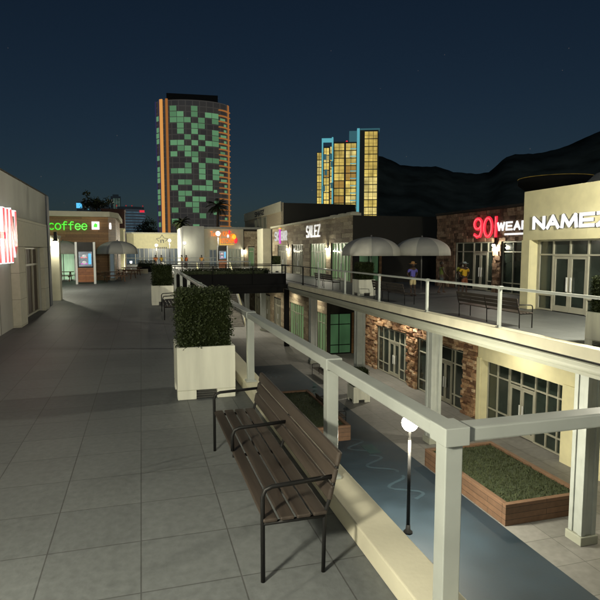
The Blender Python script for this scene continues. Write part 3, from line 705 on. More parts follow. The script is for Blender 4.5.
# salez / sky bar building: X = 14.8
SB = thing('long_stone_shop', 'long tan stone building with two white signs beyond the bridge', 'shop', (20, 50, 0))
Fs = Face('x', 14.8, -1)
HS = [(55.9, 59.9, 0, 2.95), (49.9, 53.9, 0, 2.95), (43.2, 47.7, 0, 2.98), (37.6, 41.9, 0, 2.98)]
w = MB(); Fs.wall(w, 37.2, 62.5, 0, 4.9, .3, HS); w.build('wall', M['darkwall'], SB)
w = MB(); Fs.stones(w, 37.2, 62.5, 0, 4.9, 1.3, .3, .02, HS, .01); w.build('stonework', M['stone_tan'], SB)
w = MB(); w.box(14.55, 15.4, 37.1, 62.5, 4.902, 5.08); w.build('cornice', M['creampale'], SB)
for y in (37.7, 39.5, 41.4):
    w = MB(); w.box(14.9, 15.5, y, y+1.1, 5.082, 5.2); w.build('roof_hatch', M['creampale'], SB)
w = MB(); Face('y', 37.2, -1).wall(w, 15.1, 34, 0, 4.9, .2, [(15.3, 16.9, 0, 2.8)]); w.build('side_wall', M['darkwall'], SB)  # south wall gets no light; that shade is in its dark colour
window(Face('y', 37.2, -1), SB, 15.3, 16.9, .02, 2.8, vm=(16.1,), hm=(2.2, .7), pane='paneteal', frame='black', back=.08, w=.05)
w = MB(); w.box(16.9, 17.05, 37.05, 37.2, 0, 2.9); w.build('corner_post', M['woodx'], SB)
w = MB(); w.box(15.4, 34, 37.6, 62.5, .02, 4.8); w.build('body', M['darkwall'], SB)
for (a, b_, c, d), pm, gl in zip(HS, ('panedim', 'panedim', 'panegreen', 'panegreen'), (1, 1, 1, 1)):
    mid = (a+b_)/2; window(Fs, SB, a, b_, .02, d, vm=(a+(b_-a)*.16, mid, b_-(b_-a)*.16), hm=(2.3,), pane=pm, back=.12, w=.07, doors=(mid-.75, mid+.75, 2.25))
x = MB(); strokes('SVLEZ', lambda u, d, v: Fs.pt(48.4-u, d, 3.6+v), .56, .92, .26, .15, .06, .14, x); x.build('sign_lettering', M['signpale'], SB)
x = MB(); strokes('SK', lambda u, d, v: Fs.pt(60.8-u, d, 3.5+v), .75, .85, .25, .16, .06, .14, x); x.build('sign_lettering', M['signpale'], SB); x = MB(); strokes('BAR', lambda u, d, v: Fs.pt(57.9-u, d, 3.5+v), .62, .85, .22, .16, .06, .14, x); x.build('sign_lettering', M['signpale'], SB)
x = MB(); strokes('I', lambda u, d, v: Fs.pt(58.65-u, d, 3.3+v), .9, 1.25, 0, .5, .05, .15, x); ic = x.build('sign_emblem', M['signpurple'], SB)
x = MB(); Fs.box(x, 58.2, 58.8, .05, .15, 4.66, 4.8); x.build('emblem_tip', M['signyellow'], ic)
# cream pier and stone front past it
PR = thing('tall_cream_pier', 'tall cream pier joining the long stone building to the far row', 'pier', (14.2, 64, 0))
w = MB(); w.box(13.7, 14.7, 62.7, 65.5, 0, 4.9); w.box(13.7, 17, 65.5, 66, 0, 4.9); w.build('pier', M['creampale'], PR, bevel=.02)
# upper storey block
UB = thing('upper_storey_building', 'tall dark flat-sided building rising behind the long stone shop', 'building', (22, 76, 0))
Fu = Face('x', 17., -1)
w = MB(); w.box(17.3, 27.0, 67, 92, 5.1, 8.3); w.box(17.3, 27, 67, 92, 0, 5.1); w.build('body', M['darkwall'], UB)
w = MB(); Fu.box(w, 67.002, 92, -.3, .0, 0, 8.35); w.build('wall', M['stone_tan'], UB)
w = MB(); Fu.box(w, 66.9, 92, .01, .12, 7.2, 8.45); w.build('parapet', M['creampale'], UB)
for k in range(3): window(Fu, UB, 75+k*3, 77.2+k*3, 5.3, 7.1, vm=(), hm=(), pane='panedim', back=-.08, w=.15)
x = MB(); strokes('SHARZ', lambda u, d, v: Fu.pt(82.6-u, d, 7.45+v), 1., .6, .3, .14, .13, .2, x); x.build('sign_lettering', M['signside'], UB)

# lower fronts
LN = thing('lower_cream_shop', 'cream shopfront on the lower floor at the right with tall dark windows', 'shop', (18, 15, -5.6))
Fb = Face('x', 15.1, -1)
w = MB(); Fb.wall(w, 3, 21.95, -5.6, -.45, .45, [(16.55, 21.65, -5.6, -2.68), (6, 13, -5.6, -2.68)]); w.build('wall', M['cream'], LN)
for a, c_ in ((21.66, 21.95), (14.9, 16.5)): w = MB(); Fb.box(w, a, c_, .002, .07, -5.6, -2.6); w.build('pier', M['cream'], LN, bevel=.01)
w = MB(); w.box(15.95, 24, 3, 21.9, -5.59, -.45); w.build('body', M['darkwall'], LN)
window(Fb, LN, 16.55, 21.65, -5.58, -2.68, vm=(20.9, 20.1, 19.3, 17.75, 17.15), hm=(-3.35, -4.95), back=.38, w=.06, doors=(18.45, 20.03, -3.5))
window(Fb, LN, 6, 13, -5.58, -2.68, vm=(7.5, 9, 10.5), hm=(-3.35,), back=.38, w=.06)
LT = thing('lower_stone_shop', 'rough stone shopfront on the lower floor behind the glowing lamp', 'shop', (18, 29, -5.6))
HL = [(28.95, 33.3, -5.6, -2.62), (23.1, 27.75, -5.6, -2.62)]
w = MB(); Fb.wall(w, 21.97, 35.9, -5.6, -.45, .4, HL); w.build('wall', M['darkwall'], LT)
w = MB(); Fb.stones(w, 21.97, 35.9, -5.6, -.5, .4, .13, .17, HL, .01); Face('y', 35.9, 1).stones(w, 15.1, 20, -5.6, -.5, .4, .13, .15, (), .01); w.build('stonework', M['stone_ledge'], LT)
w = MB(); w.box(15.55, 24, 22, 35.8, -5.59, -.45); w.build('body', M['darkwall'], LT)
window(Fb, LT, 28.95, 33.3, -5.58, -2.62, vm=(32.5, 30.92, 29.5), hm=(-3.35, -4.95), back=.1, w=.055, doors=(30.2, 31.65, -3.45))
window(Fb, LT, 23.1, 27.75, -5.58, -2.62, vm=(26.8, 25.8, 24.0), hm=(-3.35, -4.95), back=.1, w=.055, doors=(24.3, 25.5, -3.45))
LG = thing('lower_long_shop', 'tan stone lower shop with green-lit corner glass behind the columns', 'shop', (17, 50, -5.6))
Fg = Face('x', 13.5, -1)
HG = [(45.3, 49.9, -5.6, -2.5), (39.2, 41.6, -5.6, -2.5), (53.3, 56.4, -5.6, -2.7), (58.2, 61.6, -5.6, -2.7), (63.5, 67, -5.6, -2.7)]
w = MB(); Fg.wall(w, 39.1, 71, -5.6, -.45, .3, HG); w.build('wall', M['darkwall'], LG)
w = MB(); Fg.stones(w, 39.1, 71, -5.6, -.5, 1.3, .3, .02, HG, .01); w.build('stonework', M['stone_tan'], LG)
w = MB(); Face('y', 39.1, -1).wall(w, 13.81, 20, -5.6, -.45, .25, [(13.81, 15.5, -5.6, -2.45)]); w.build('side_wall', M['darkwall'], LG)
w = MB(); w.box(15.52, 15.66, 39.0, 39.1, -5.6, -2.4); w.build('corner_post', M['woodx'], LG)
w = MB(); w.box(14.1, 20, 39.5, 71, -5.59, -.46); w.build('body', M['darkwall'], LG)
window(Face('y', 39.1, -1), LG, 13.55, 15.5, -5.58, -2.45, vm=(14.5,), hm=(-3.3, -4.9), pane='paneteal', frame='black', back=.08, w=.06)
for i, (a, b_, c, d) in enumerate(HG):
    mid = (a+b_)/2; window(Fg, LG, a, b_, -5.58, d, vm=(a+(b_-a)*.2, mid, b_-(b_-a)*.2), hm=(-3.3,), pane=('panegreen', 'panegreen', 'panedim', 'panedim', 'panedim')[i], back=.1, w=.07, doors=(mid-.6, mid+.6, -3.35) if i != 1 else None)
w = MB(); 
for k in range(26): w.box(13.3, 13.5, 42.9+.0, 43.35, -5.4+k*.11, -5.34+k*.11)
w.build('louvre', M['black'], LG)

# ------------------------------------------------------------------ far plaza row
RS = thing('restaurant_building', 'cream flat-roofed restaurant with orange and red bird sign', 'restaurant', (11, 82, 0))
Ff = Face('y', 78., -1)
def X78(p): return ony(p, 250, 78)[0]
def Z78(p): return ony(220, p, 78)[1]
xa, xb, xc, xd, xe = X78(192), X78(204), X78(205), X78(243.5), X78(262)
hl = [(X78(209), X78(217), 0, 2.5), (X78(226), X78(241), 0, 2.6)]
w = MB(); Ff.wall(w, xb, xd, 0, Z78(229), .3, hl); w.build('wall', M['creampale'], RS)
w = MB(); Ff.box(w, X78(183), xb, -.3, .5, 0, Z78(226.5)); w.box(X78(183), X78(187), 78.3, 90, 0, Z78(227)); w.build('tower_pier', M['concrete'], RS)
w = MB(); Ff.box(w, xb, xe+1.5, -.5, .25, Z78(229)+.002, Z78(229)+.28); w.build('cornice', M['concrete'], RS)
w = MB(); w.box(xb, xe+2, 78.5, 92, .01, Z78(230)); w.build('body', M['darkwall'], RS)
w = MB(); Ff.wall(w, xd, xe+3, 0, Z78(229), .25, [(X78(248), X78(254.5), 0, 2.8)]); w.build('stone_wall', M['darkwall'], RS)
w = MB(); Ff.stones(w, xd+.1, xe+3, 0, Z78(231), .9, .35, .04, [(X78(248), X78(254.5), 0, 2.8)], .01); w.build('stonework', M['stone_tan'], RS)
window(Ff, RS, hl[0][0], hl[0][1], .02, 2.5, vm=(X78(213),), hm=(), pane='paneblue', back=.1, w=.1)
window(Ff, RS, hl[1][0], hl[1][1], .02, 2.6, vm=[X78(p) for p in (229, 232, 235, 238)], hm=(), pane='panewarm', back=.1, w=.08)
window(Ff, RS, X78(248), X78(254.5), .02, 2.8, vm=(), hm=(2.2,), pane='panegreen', back=.1, w=.12)
yy = 77.7
tb = thing('restaurant_sign', 'x', 'sign', (X78(225), yy, 4)) if False else RS
m4 = Matrix.Translation(Vector((X78(210.3), yy, Z78(236.2)))-ORG[RS.name]) @ Matrix.Rotation(R(90), 4, 'X')
text('Turkey KING', RS, m4, 1.0, M['signorange'], .04, .012, .54)
m4 = Matrix.Translation(Vector((X78(220.2), yy, Z78(243.2)))-ORG[RS.name]) @ Matrix.Rotation(R(90), 4, 'X')
text('KITCHEN', RS, m4, .95, M['signorange'], .04, .012, .52)
w = MB(); w.box(X78(219.6), X78(234), 77.62, 77.72, Z78(244.8), Z78(244.3)); w.box(X78(219.6), X78(220), 77.62, 77.72, Z78(244.3)+.001, Z78(238)); w.build('sign_border', M['signyellow'], RS)
bx, bz = X78(233), Z78(237.5)
w = MB(); w.ball((bx, 77.7, bz), .5, 12, 0, (.8, .15, 1.1)); w.ball((bx+.35, 77.66, bz-.4), .36, 10, 1, (.7, .15, 1.2)); w.ball((bx-.55, 77.68, bz+.75), .22, 10, 1, (.6, .2, 1.4)); w.ball((bx-.75, 77.66, bz+.2), .2, 10, 2, (.7, .2, 1.2)); w.ball((bx+.1, 77.6, bz+.1), .3, 10, 3, (1, .2, 1.2))
w.build('bird_emblem', [M['signorange'], M['signred'], M['signwhite'], M['signyellow']], RS)

CV = thing('curved_cream_building', 'low curved cream building with faint round emblem beyond the plaza', 'building', (5, 100, 0))
Y0 = 98.
def X98(p): return ony(p, 250, Y0)[0]
def Z98(p): return ony(150, p, Y0)[1]
pl = [(X98(116), Y0+9), (X98(121), Y0+3), (X98(127), Y0+.8), (X98(134), Y0), (X98(182), Y0)]
def strip(mb, pl, z0, z1, off=0, mi=0):
    for a, b_ in zip(pl, pl[1:]): mb.add([(a[0], a[1]-off, z0), (b_[0], b_[1]-off, z0), (b_[0], b_[1]-off, z1), (a[0], a[1]-off, z1)], [(0, 1, 2, 3)], mi)
w = MB(); w.prism([(p[0], p[1]) for p in pl]+[(pl[-1][0], Y0+16), (pl[0][0], Y0+16)], lambda u, v, z: (u, v, z), Z98(248.5), Z98(234)); w.build('band', M['cream'], CV)
w = MB(); w.prism([(p[0]-.3, p[1]-.3) for p in pl]+[(pl[-1][0], Y0+16), (pl[0][0], Y0+16)], lambda u, v, z: (u, v, z), Z98(234)+.002, Z98(232.5)); w.build('cornice', M['creampale'], CV)
w = MB(); w.prism([(p[0]+.5, p[1]+.6) for p in pl]+[(pl[-1][0], Y0+16), (pl[0][0], Y0+16)], lambda u, v, z: (u, v, z), 0, Z98(248.5)-.002); w.build('glass_front', M['paneblue'], CV)
for i in range(12):
    x_ = X98(135)+i*.72*1.0; w = MB(); w.box(x_, x_+.1, Y0+.3, Y0+.55, 0, Z98(248.6)-.002); w.build('mullion', M['frame'], CV)
ex, ez = X98(162.3), Z98(240.5)
w = MB()
for k in range(5):
    a0 = R(90+72*k)
    for s in (-1, 1):
        a1 = a0+s*R(36); p = Vector((ex+1.0*math.cos(a0), 0, ez+1.0*math.sin(a0))); q_ = Vector((ex+.55*math.cos(a1), 0, ez+.55*math.sin(a1))); d = (q_-p).normalized(); nn = Vector((-d.z, 0, d.x))*.04
        if k in (0, 1, 4): w.add([(v.x, Y0-.05, v.z) for v in (p-nn, q_-nn, q_+nn, p+nn)], [(0, 1, 2, 3)])
w.box(ex-.3, ex-.12, Y0-.06, Y0-.02, ez-.4, ez+.15); w.box(ex-.05, ex+.3, Y0-.06, Y0-.02, ez, ez+.15); w.box(ex+.15, ex+.3, Y0-.06, Y0-.02, ez-.4, ez-.001)
for k in range(5): w.box(ex-.8+k*.34, ex-.58+k*.34, Y0-.06, Y0-.02, ez-1.35, ez-1.12)
w.build('emblem', M['signside'], CV)
for k, (pa, pb, pt, pbm, Yk, mm, lb) in enumerate(((111.5, 124, 229.5, 268, 66, 'cream', 'small cream block lit up behind the coffee shop'), (111, 125.3, 210, 229, 74, 'redbrown', 'dark red-brown block above the small cream block'))):
    a, b_ = ony(pa, 250, Yk)[0], ony(pb, 250, Yk)[0]; z1 = ony(118, pt, Yk)[1]
    t = thing('block_building', lb, 'building', ((a+b_)/2, Yk, 0)); w = MB(); w.box(a-1, b_, Yk, Yk+5, 0, z1); w.build('wall', M[mm], t)
    w = MB(); w.box(a-1.1, b_+.1, Yk-.1, Yk+5.1, z1+.002, z1+.15); w.build('roof', M[mm], t)
# plaza low planter wall (white strip) left of the hedge
w = MB(); xx0, xx1 = ony(127, 268, 58)[0], ony(148, 268, 58)[0]; w.box(xx0, xx1, 58, 58.4, 0, .45)
tag(w.build('low_wall', M['creampale'], org=((xx0+xx1)/2, 58, 0)), 'low white wall across the end of the left walkway', 'wall')

# ------------------------------------------------------------------ picnic tables
def picnic():
    t = thing('picnic_table', 'x', 'table', (0, 0, 0))
    b = MB()
    for k in range(5): b.box(-.9, .9, -.36+k*.145, -.225+k*.145, .72, .76)
    b.build('tabletop', M['picnic'], t)
    for s in (-1, 1):
        b = MB(); b.box(-.9, .9, s*.55, s*.68, .43, .47); b.box(-.9, .9, s*.7, s*.82, .43, .47); b.build('seat', M['picnic'], t)
    for x_ in (-.65, .65):
        for s in (-1, 1):
            b = MB(); rot = Matrix.Translation((x_, s*.25, .72)) @ Matrix.Rotation(R(s*32), 4, 'X'); b.box(-.03, .03, -.05, .05, -.84, 0, rot=rot); b.build('leg', M['picnic'], t)
        b = MB(); b.box(x_-.07, x_-.035, -.8, .8, .35, .428); b.build('crossbar', M['picnic'], t)
    return t
pc = picnic()
for i, (x_, y_, r_, l) in enumerate(((-5.9, 45.0, 0, 'brown picnic table left of the screen kiosk'), (-2.0, 43.9, .2, 'brown picnic table right of the kiosk, nearest the walkway'), (-1.3, 48.0, -.3, 'brown picnic table behind another one by the coffee shop corner'), (-.9, 54.5, .2, 'farthest brown picnic table past the coffee shop'))):
    place(pc, (x_, y_, 0), r_, l, 'picnic tables by the coffee shop', first=(i == 0))

# ------------------------------------------------------------------ lamps
WARM = (1, .94, .74)
def lamppost(loc, h, label, power, gr=.13, col=WARM):
    t = thing('lamp_post', label, 'street lamp', loc, group='globe lamp posts')
    x_, y_, z_ = loc
    b = MB(); b.tube([(x_, y_, z_+.25), (x_, y_, z_+h-gr)], [.055, .04]); b.build('pole', M['black'], t)
    b = MB(); b.lathe([(.001, 0), (.13, 0), (.13, .05), (.07, .1), (.06, .25), (.001, .25)], loc, 14); b.build('base', M['black'], t)
    b = MB(); b.ball((x_, y_, z_+h), gr, 14); b.build('globe', M['lampg'], t).visible_shadow = True
    b = MB(); b.lathe([(.001, gr+.05), (.03, gr+.04), (.05, gr*.92), (.001, gr*.9)], (x_, y_, z_+h), 12); b.build('cap', M['black'], t)
    light('lamp_bulb', (x_, y_, z_+h-gr-.24), power, col, .22)
    return t
def at_lamp(px, py, Y, label, power, gr=.13):
    x_, z_ = ony(px, py, Y); lamppost((x_, Y, 0), z_, label, power, gr)
at_lamp(218, 233.5, 62, 'brightest far lamp post, in front of the orange restaurant sign', 2000, .24)
at_lamp(184.5, 243, 76, 'globe lamp post left of the restaurant pier', 220, .17)
at_lamp(169.5, 240.5, 86, 'tall globe lamp post in front of the curved cream building', 2500, .2)
at_lamp(156.3, 245.3, 90, 'shorter globe lamp post left of the round emblem', 1400, .2)
at_lamp(131, 262, 66, 'low bollard-height globe lamp at the end of the left walkway', 300, .12)
lx, ly = onz(410, 423, -2.4)
lamppost((lx, ly, -5.6), 3.2, 'glowing globe lamp post on the lower court below the near railing', 1900, .23)
lamppost((-2.3, .9, 0), 3.3, 'globe lamp post beside the camera on the left walkway', 1750, .2)
lamppost((-5.7, 34.2, 0), 4.0, 'added unseen globe lamp post in the gap behind the concrete shop', 1200, .2)  # added lamp, hidden by the shop, to brighten the left walkway
lamppost((12.4, 10.2, 0), 4.6, 'globe lamp post on the right walkway past the picture edge', 3400, .2)
lamppost((7.5, .6, 0), 4.4, 'globe lamp post on the walkway behind the cross railing', 350, .2)
def sconce(Fc, s, z, label, power, d=.02, spot=None):
    c = Fc.pt(s, 0, z); t = thing('wall_lamp', label, 'wall lamp', tuple(c), group='wall lamps')
    b = MB(); Fc.box(b, s-.07, s+.07, d, d+.05, z-.1, z+.5); b.build('backplate', M['black'], t)
    b = MB(); p = Fc.pt(s, d+.16, z); b.lathe([(.001, .0), (.11, -.06), (.12, -.1)], tuple(p+Vector((0, 0, .16))), 12); b.build('shade', M['black'], t)
    b = MB(); b.ball(tuple(p), .085, 10); b.build('bulb', M['lampsmall'], t)
    light('wall_lamp_bulb', tuple(Fc.pt(s, d+.22, z-.12)), power, WARM, .07)
sconce(Fs, 55.2, 2.5, 'wall lamp right of the first door of the long stone shop', 170)
sconce(Fs, 42.6, 2.5, 'wall lamp between the two green-lit windows of the long stone shop', 170)
sconce(F9, 26.38, 2.66, 'wall lamp on the stone pier below the red neon digits', 120, .12)
sconce(Face('y', 28.0, -1), -3.85, 2.75, 'wall lamp on the low white pier past the concrete shop', 90, .01)
sconce(Ff, X78(244), 2.3, 'wall lamp at the stone corner of the restaurant', 90)
# added downlights, unseen behind the deck edge, to brighten the lower floor and fronts
for i, (x_, y_, p_, l) in enumerate(((13.4, 11.5, 330, 'added round ceiling light over the lower cream shop'), (13.5, 18.6, 400, 'added round ceiling light over the lower cream shop door'), (13.6, 32.6, 420, 'added round ceiling light over the left end of the lower stone shop'), (14.35, 28.3, 750, 'added round ceiling light grazing the middle pier of the lower stone shop'),
                               (12.5, 41.0, 240, 'added round ceiling light over the louvred lower corner'), (12.2, 48.0, 360, 'added round ceiling light behind the black steel column'), (10.6, 54.3, 600, 'added round ceiling light by the foot of the stairs'), (5.0, 54.5, 440, 'added round ceiling light under the far plaza'))):
    t = thing('added_ceiling_light', l, 'ceiling light', (x_, y_, -.55), group='added ceiling lights under the deck')
    b = MB(); b.lathe([(.001, .1), (.14, .1), (.15, 0), (.12, -.01)], (x_, y_, -.55), 16); b.build('housing', M['white'], t)
    b = MB(); b.lathe([(.001, 0), (.118, 0), (.118, .01)], (x_, y_, -.545), 16); b.build('lens', M['lampsmall'], t)
    light('added_ceiling_bulb', (x_, y_, -.72), p_, (1, .92, .72), .1, spot=150)

# ------------------------------------------------------------------ people
SK = mat('skin', (.055, .028, .018, 1), .55, bump=0); HAIR = mat('hair', (.01, .008, .007, 1), .6, bump=0); EYEW = mat('eye_white', (.6, .6, .58, 1), .3, bump=0)
def skinned(name, verts, edges, rads, m, parent, sub=2):
    me = bpy.data.meshes.new(name); me.from_pydata(verts, edges, []); me.materials.append(m)
    o = bpy.data.objects.new(name, me); COL.objects.link(o); o.parent = parent
    bm = bmesh.new(); bm.from_mesh(me); sk = bm.verts.layers.skin.verify(); bm.verts.ensure_lookup_table()
    for i, v in enumerate(bm.verts):
        r = rads[i]; v[sk].radius = r if isinstance(r, tuple) else (r, r); v[sk].use_root = (i == 0)
    bm.to_mesh(me); bm.free()
    s = o.modifiers.new('skin', 'SKIN'); s.use_smooth_shade = True
    d = o.modifiers.new('sub', 'SUBSURF'); d.levels = sub; d.render_levels = sub
    return o
def person(loc, rz, label, shirt, shorts, hat=None, pose='stand', h=1.75, sleeves=.35, shoes=None, vest=False):
    """faces local -Y"""
    t = thing('person', label, 'person', (0, 0, 0)); k = h/1.75
    st_ = .16 if pose == 'walk' else .0
    hip = (0, 0, .95)
    fl, fr = (.12, -st_-.02, 0), (-.11, st_*1.3, 0)
    V = [hip, (0, 0, 1.12), (0, -.01, 1.3), (0, 0, 1.43), (0, 0, 1.52),
         (.19, 0, 1.42), (.27, .03, 1.16), (.25, -.09 if pose != 'hips' else -.02, .93), (.24, -.13 if pose != 'hips' else -.03, .86),
         (-.19, 0, 1.42), (-.27, .03, 1.16), (-.25, -.09, .93), (-.24, -.13, .86),
         (.1, 0, .9), (.11, -st_*.9-.02, .5), (.12, fl[1], .09), (.125, fl[1]-.14, .035),
         (-.1, 0, .9), (-.11, st_*.35-.01, .5), (-.11, fr[1], .09), (-.115, fr[1]-.14, .035), (.12, fl[1]+.04, .04), (-.11, fr[1]+.04, .04)]
    if pose == 'hips':
        V[6] = (.33, .06, 1.17); V[7] = (.2, .02, .99); V[8] = (.15, -.04, .97)
        V[10] = (-.33, .06, 1.17); V[11] = (-.2, .02, .99); V[12] = (-.15, -.04, .97)
    if pose == 'fold':
        V[6] = (.25, -.02, 1.15); V[7] = (.05, -.24, 1.15); V[8] = (-.03, -.26, 1.17)
        V[10] = (-.25, -.02, 1.15); V[11] = (-.05, -.26, 1.12); V[12] = (.03, -.28, 1.12)
    if pose == 'walk':
        V[6] = (.25, .12, 1.17); V[7] = (.24, .1, .93); V[8] = (.235, .08, .86); V[10] = (-.25, -.06, 1.17); V[11] = (-.23, -.24, .98); V[12] = (-.22, -.29, .94)
    Ed = [(0, 1), (1, 2), (2, 3), (3, 4), (3, 5), (5, 6), (6, 7), (7, 8), (3, 9), (9, 10), (10, 11), (11, 12), (0, 13), (13, 14), (14, 15), (15, 16), (0, 17), (17, 18), (18, 19), (19, 20), (15, 21), (19, 22)]
    rad = [(.15, .1), (.125, .09), (.15, .1), (.12, .085), .055, .062, .042, .03, .034, .062, .042, .03, .034, .085, .055, .038, .035, .085, .055, .038, .035, .04, .04]
    # fingers: short chains rooted in the palm
    for hnd, el in ((8, 7), (12, 11)):
        d = (Vector(V[hnd])-Vector(V[el])).normalized(); sd = d.cross(Vector((0, 1, 0))); sd = sd.normalized() if sd.length > .1 else Vector((0, 1, 0)); sd2 = d.cross(sd)
        for j, off in enumerate((-.028, -.01, .01, .028)):
            a = len(V); L_ = (.05, .06, .055, .045)[j]
            V += [tuple(Vector(V[hnd])+d*.03+sd2*off), tuple(Vector(V[hnd])+d*(.03+L_)+sd2*off*1.15+sd*.008)]; rad += [.011, .009]; Ed += [(hnd, a), (a, a+1)]
        a = len(V); V += [tuple(Vector(V[hnd])+d*.015-sd2*.045), tuple(Vector(V[hnd])+d*.045-sd2*.06)]; rad += [.012, .01]; Ed += [(hnd, a), (a, a+1)]
    S = lambda P: [tuple(c*k for c in p) for p in P]
    sr = lambda q, g=1.: [tuple(c*k*g for c in r) if isinstance(r, tuple) else r*k*g for r in q]
    skinned('body', S(V), Ed, sr(rad), SK, t)
    # head, one shaped mesh
    hd = MB(); n = 16; rows = []
    for i in range(n+1):
        f = math.pi*i/n
        for q in range(n):
            a = 2*math.pi*q/n; x_, y_, z_ = math.sin(f)*math.cos(a)*.076, math.sin(f)*math.sin(a)*.095, math.cos(f)*.118
            if z_ < 0: x_ *= 1+z_*2.6; y_ = y_*(1+z_*1.5)-(.012 if y_ < 0 else 0)
            if y_ < -.07 and abs(x_) < .02 and -.035 < z_ < .02: y_ -= .02
            rows.append((x_, y_-.012, z_+1.635))
    hd.add([tuple(c*k for c in p) for p in rows], [(i*n+q, i*n+(q+1) % n, (i+1)*n+(q+1) % n, (i+1)*n+q) for i in range(n) for q in range(n)], smooth=True)
    for s in (-1, 1): hd.ball((s*.076*k, .0, 1.63*k), .024*k, 8, 0, (.4, 1, 1.3))
    hd.ball((0, -.098*k, 1.578*k), .02*k, 8, 0, (1.3, .4, .35))
    ho = hd.build('head', SK, t)
    for s in (-1, 1):
        b = MB(); b.ball((s*.031*k, -.088*k, 1.645*k), .013*k, 8, 0, (1.2, .6, .7)); b.build('eye', EYEW, ho)
    b = MB(); b.ball((0, .014*k, 1.67*k), .1*k, 12, 0, (.86, 1.02, 1.0)); hr = b.build('hair', HAIR, t)
    if hat:
        b = MB()
        if hat[0] == 'straw': b.lathe([(.001, .13), (.07, .125), (.095, .08), (.1, .02), (.16, .0), (.2, .012), (.2, 0), (.1, -.01)], (0, .01, 1.69*k), 20)
        elif hat[0] == 'cap': b.lathe([(.001, .1), (.06, .09), (.098, .04), (.102, .0)], (0, .012, 1.69*k), 16); b.box(-.07, .07, -.2, -.07, 1.685*k, 1.697*k)
        b.build('hat', hat[1], t)
    # shirt
    sv = [V[i] for i in (0, 1, 2, 3)]+[V[5], tuple(Vector(V[5]).lerp(Vector(V[6]), .75 if not vest else .1)), V[9], tuple(Vector(V[9]).lerp(Vector(V[10]), .75 if not vest else .1))]
    sv[0] = (0, 0, .96)
    skinned('shirt', S(sv), [(0, 1), (1, 2), (2, 3), (3, 4), (4, 5), (3, 6), (6, 7)], sr([(.165, .118), (.15, .112), (.17, .12), (.125, .1), .078, .062, .078, .062]), shirt, t)
    L1 = Vector(V[13]).lerp(Vector(V[14]), .85); L2 = Vector(V[17]).lerp(Vector(V[18]), .85)
    skinned('shorts', S([(0, 0, .95), (0, 0, 1.02), V[13], tuple(L1), V[17], tuple(L2)]), [(0, 1), (0, 2), (2, 3), (0, 4), (4, 5)], sr([(.16, .122), (.155, .115), .1, .085, .1, .085]), shorts, t)
    if shoes:
        for p in (V[15], V[19]):
            b = MB(); b.ball((p[0]*k, (p[1]-.06)*k, .045*k), .055*k, 10, 0, (.9, 2.2, .8)); b.build('shoe', shoes, t)
    t.location = loc; t.rotation_euler.z = rz
    return t
def cm(name, c): return mat(name, (*c, 1), .8, bump=.1, var=.12)
person((13.5, 25.5, 0), .2, 'person in blue shirt, cream shorts and straw hat behind the right railing', cm('blue_shirt', (.11, .1, .42)), cm('cream_shorts', (.62, .52, .28)), ('straw', cm('straw', (.38, .2, .07))), 'hips')
person((16.0, 26.9, 0), 1.4, 'slim person in dark shorts and yellow-green top walking past the stone shop', cm('lime_top', (.10, .13, .02)), cm('dark_shorts', (.06, .08, .09)), None, 'walk', vest=True)
person((16.5, 25.4, 0), .1, 'person in yellow shirt, brown shorts and white shoes facing the stone shop', cm('yellow_shirt', (.6, .36, .02)), cm('brown_shorts', (.22, .07, .03)), ('cap', cm('pale_cap', (.3, .36, .38))), 'hips', shoes=cm('white_shoes', (.7, .66, .55)))
person((ony(461.2, 270, 26.3)[0], 26.3, 0), math.pi, 'person with dark hair half hidden behind the yellow-shirted one', cm('green_top', (.3, .32, .04)), cm('black_shorts', (.03, .03, .03)), None, 'fold')
for i, (px_, Y_, cc, l) in enumerate(((155.5, 72, (.5, .16, .05), 'distant person in rust shirt left of the tall far lamp'), (161.3, 72, (.6, .4, .05), 'distant person in mustard shirt by the far railing'), (181.7, 70.5, (.6, .42, .05), 'distant person in yellow shirt beside the restaurant pier'), (186.3, 70.5, (.65, .15, .04), 'distant person in orange shirt beside the restaurant pier'), (201.5, 70.5, (.5, .25, .06), 'distant person in tan-orange shirt in front of the pale window'))):
    person((ony(px_, 255, Y_)[0], Y_, 0), i*.7, l, cm('far_shirt', cc), cm('far_shorts', (.1, .08, .1)), None, 'stand')

# ------------------------------------------------------------------ towers
def orient(px, D):
    c = dep(px, 250, D); c.z = -6
    az = math.atan2(c.x, c.y); return c, -az
D1 = 250.; k1 = D1/F
c, rz = orient(195, D1)
T1 = thing('hotel_tower', 'tall rounded tower with scattered green-lit windows and orange light strips', 'tower', tuple(c), rz)
def tz(py, D): return (250-py)*D/F+H+6   # height above the tower's foot
A1, B1 = 36*k1, 9.
def T1pt(px, out=0.):
    x_ = max(-1, min(1, (px-195)/36.)); th = math.asin(x_)
    return Vector(((A1+out)*math.sin(th), -(B1+out)*math.cos(th)+B1, 0))
ztop = tz(104, D1)
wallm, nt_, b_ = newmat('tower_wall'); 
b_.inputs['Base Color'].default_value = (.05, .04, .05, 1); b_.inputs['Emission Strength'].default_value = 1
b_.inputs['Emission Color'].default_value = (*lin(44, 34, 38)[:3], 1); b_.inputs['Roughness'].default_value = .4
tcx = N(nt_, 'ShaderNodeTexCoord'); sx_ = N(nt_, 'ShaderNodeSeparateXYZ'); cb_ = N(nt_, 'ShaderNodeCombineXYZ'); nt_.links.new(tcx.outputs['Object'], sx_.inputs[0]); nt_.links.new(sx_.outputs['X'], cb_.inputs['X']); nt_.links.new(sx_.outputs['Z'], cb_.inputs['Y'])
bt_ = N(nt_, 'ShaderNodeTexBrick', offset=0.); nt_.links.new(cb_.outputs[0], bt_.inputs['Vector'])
for k_, v_ in (('Scale', 1.), ('Brick Width', 6.72*k1), ('Row Height', 5.46*k1), ('Mortar Size', .22)): bt_.inputs[k_].default_value = v_
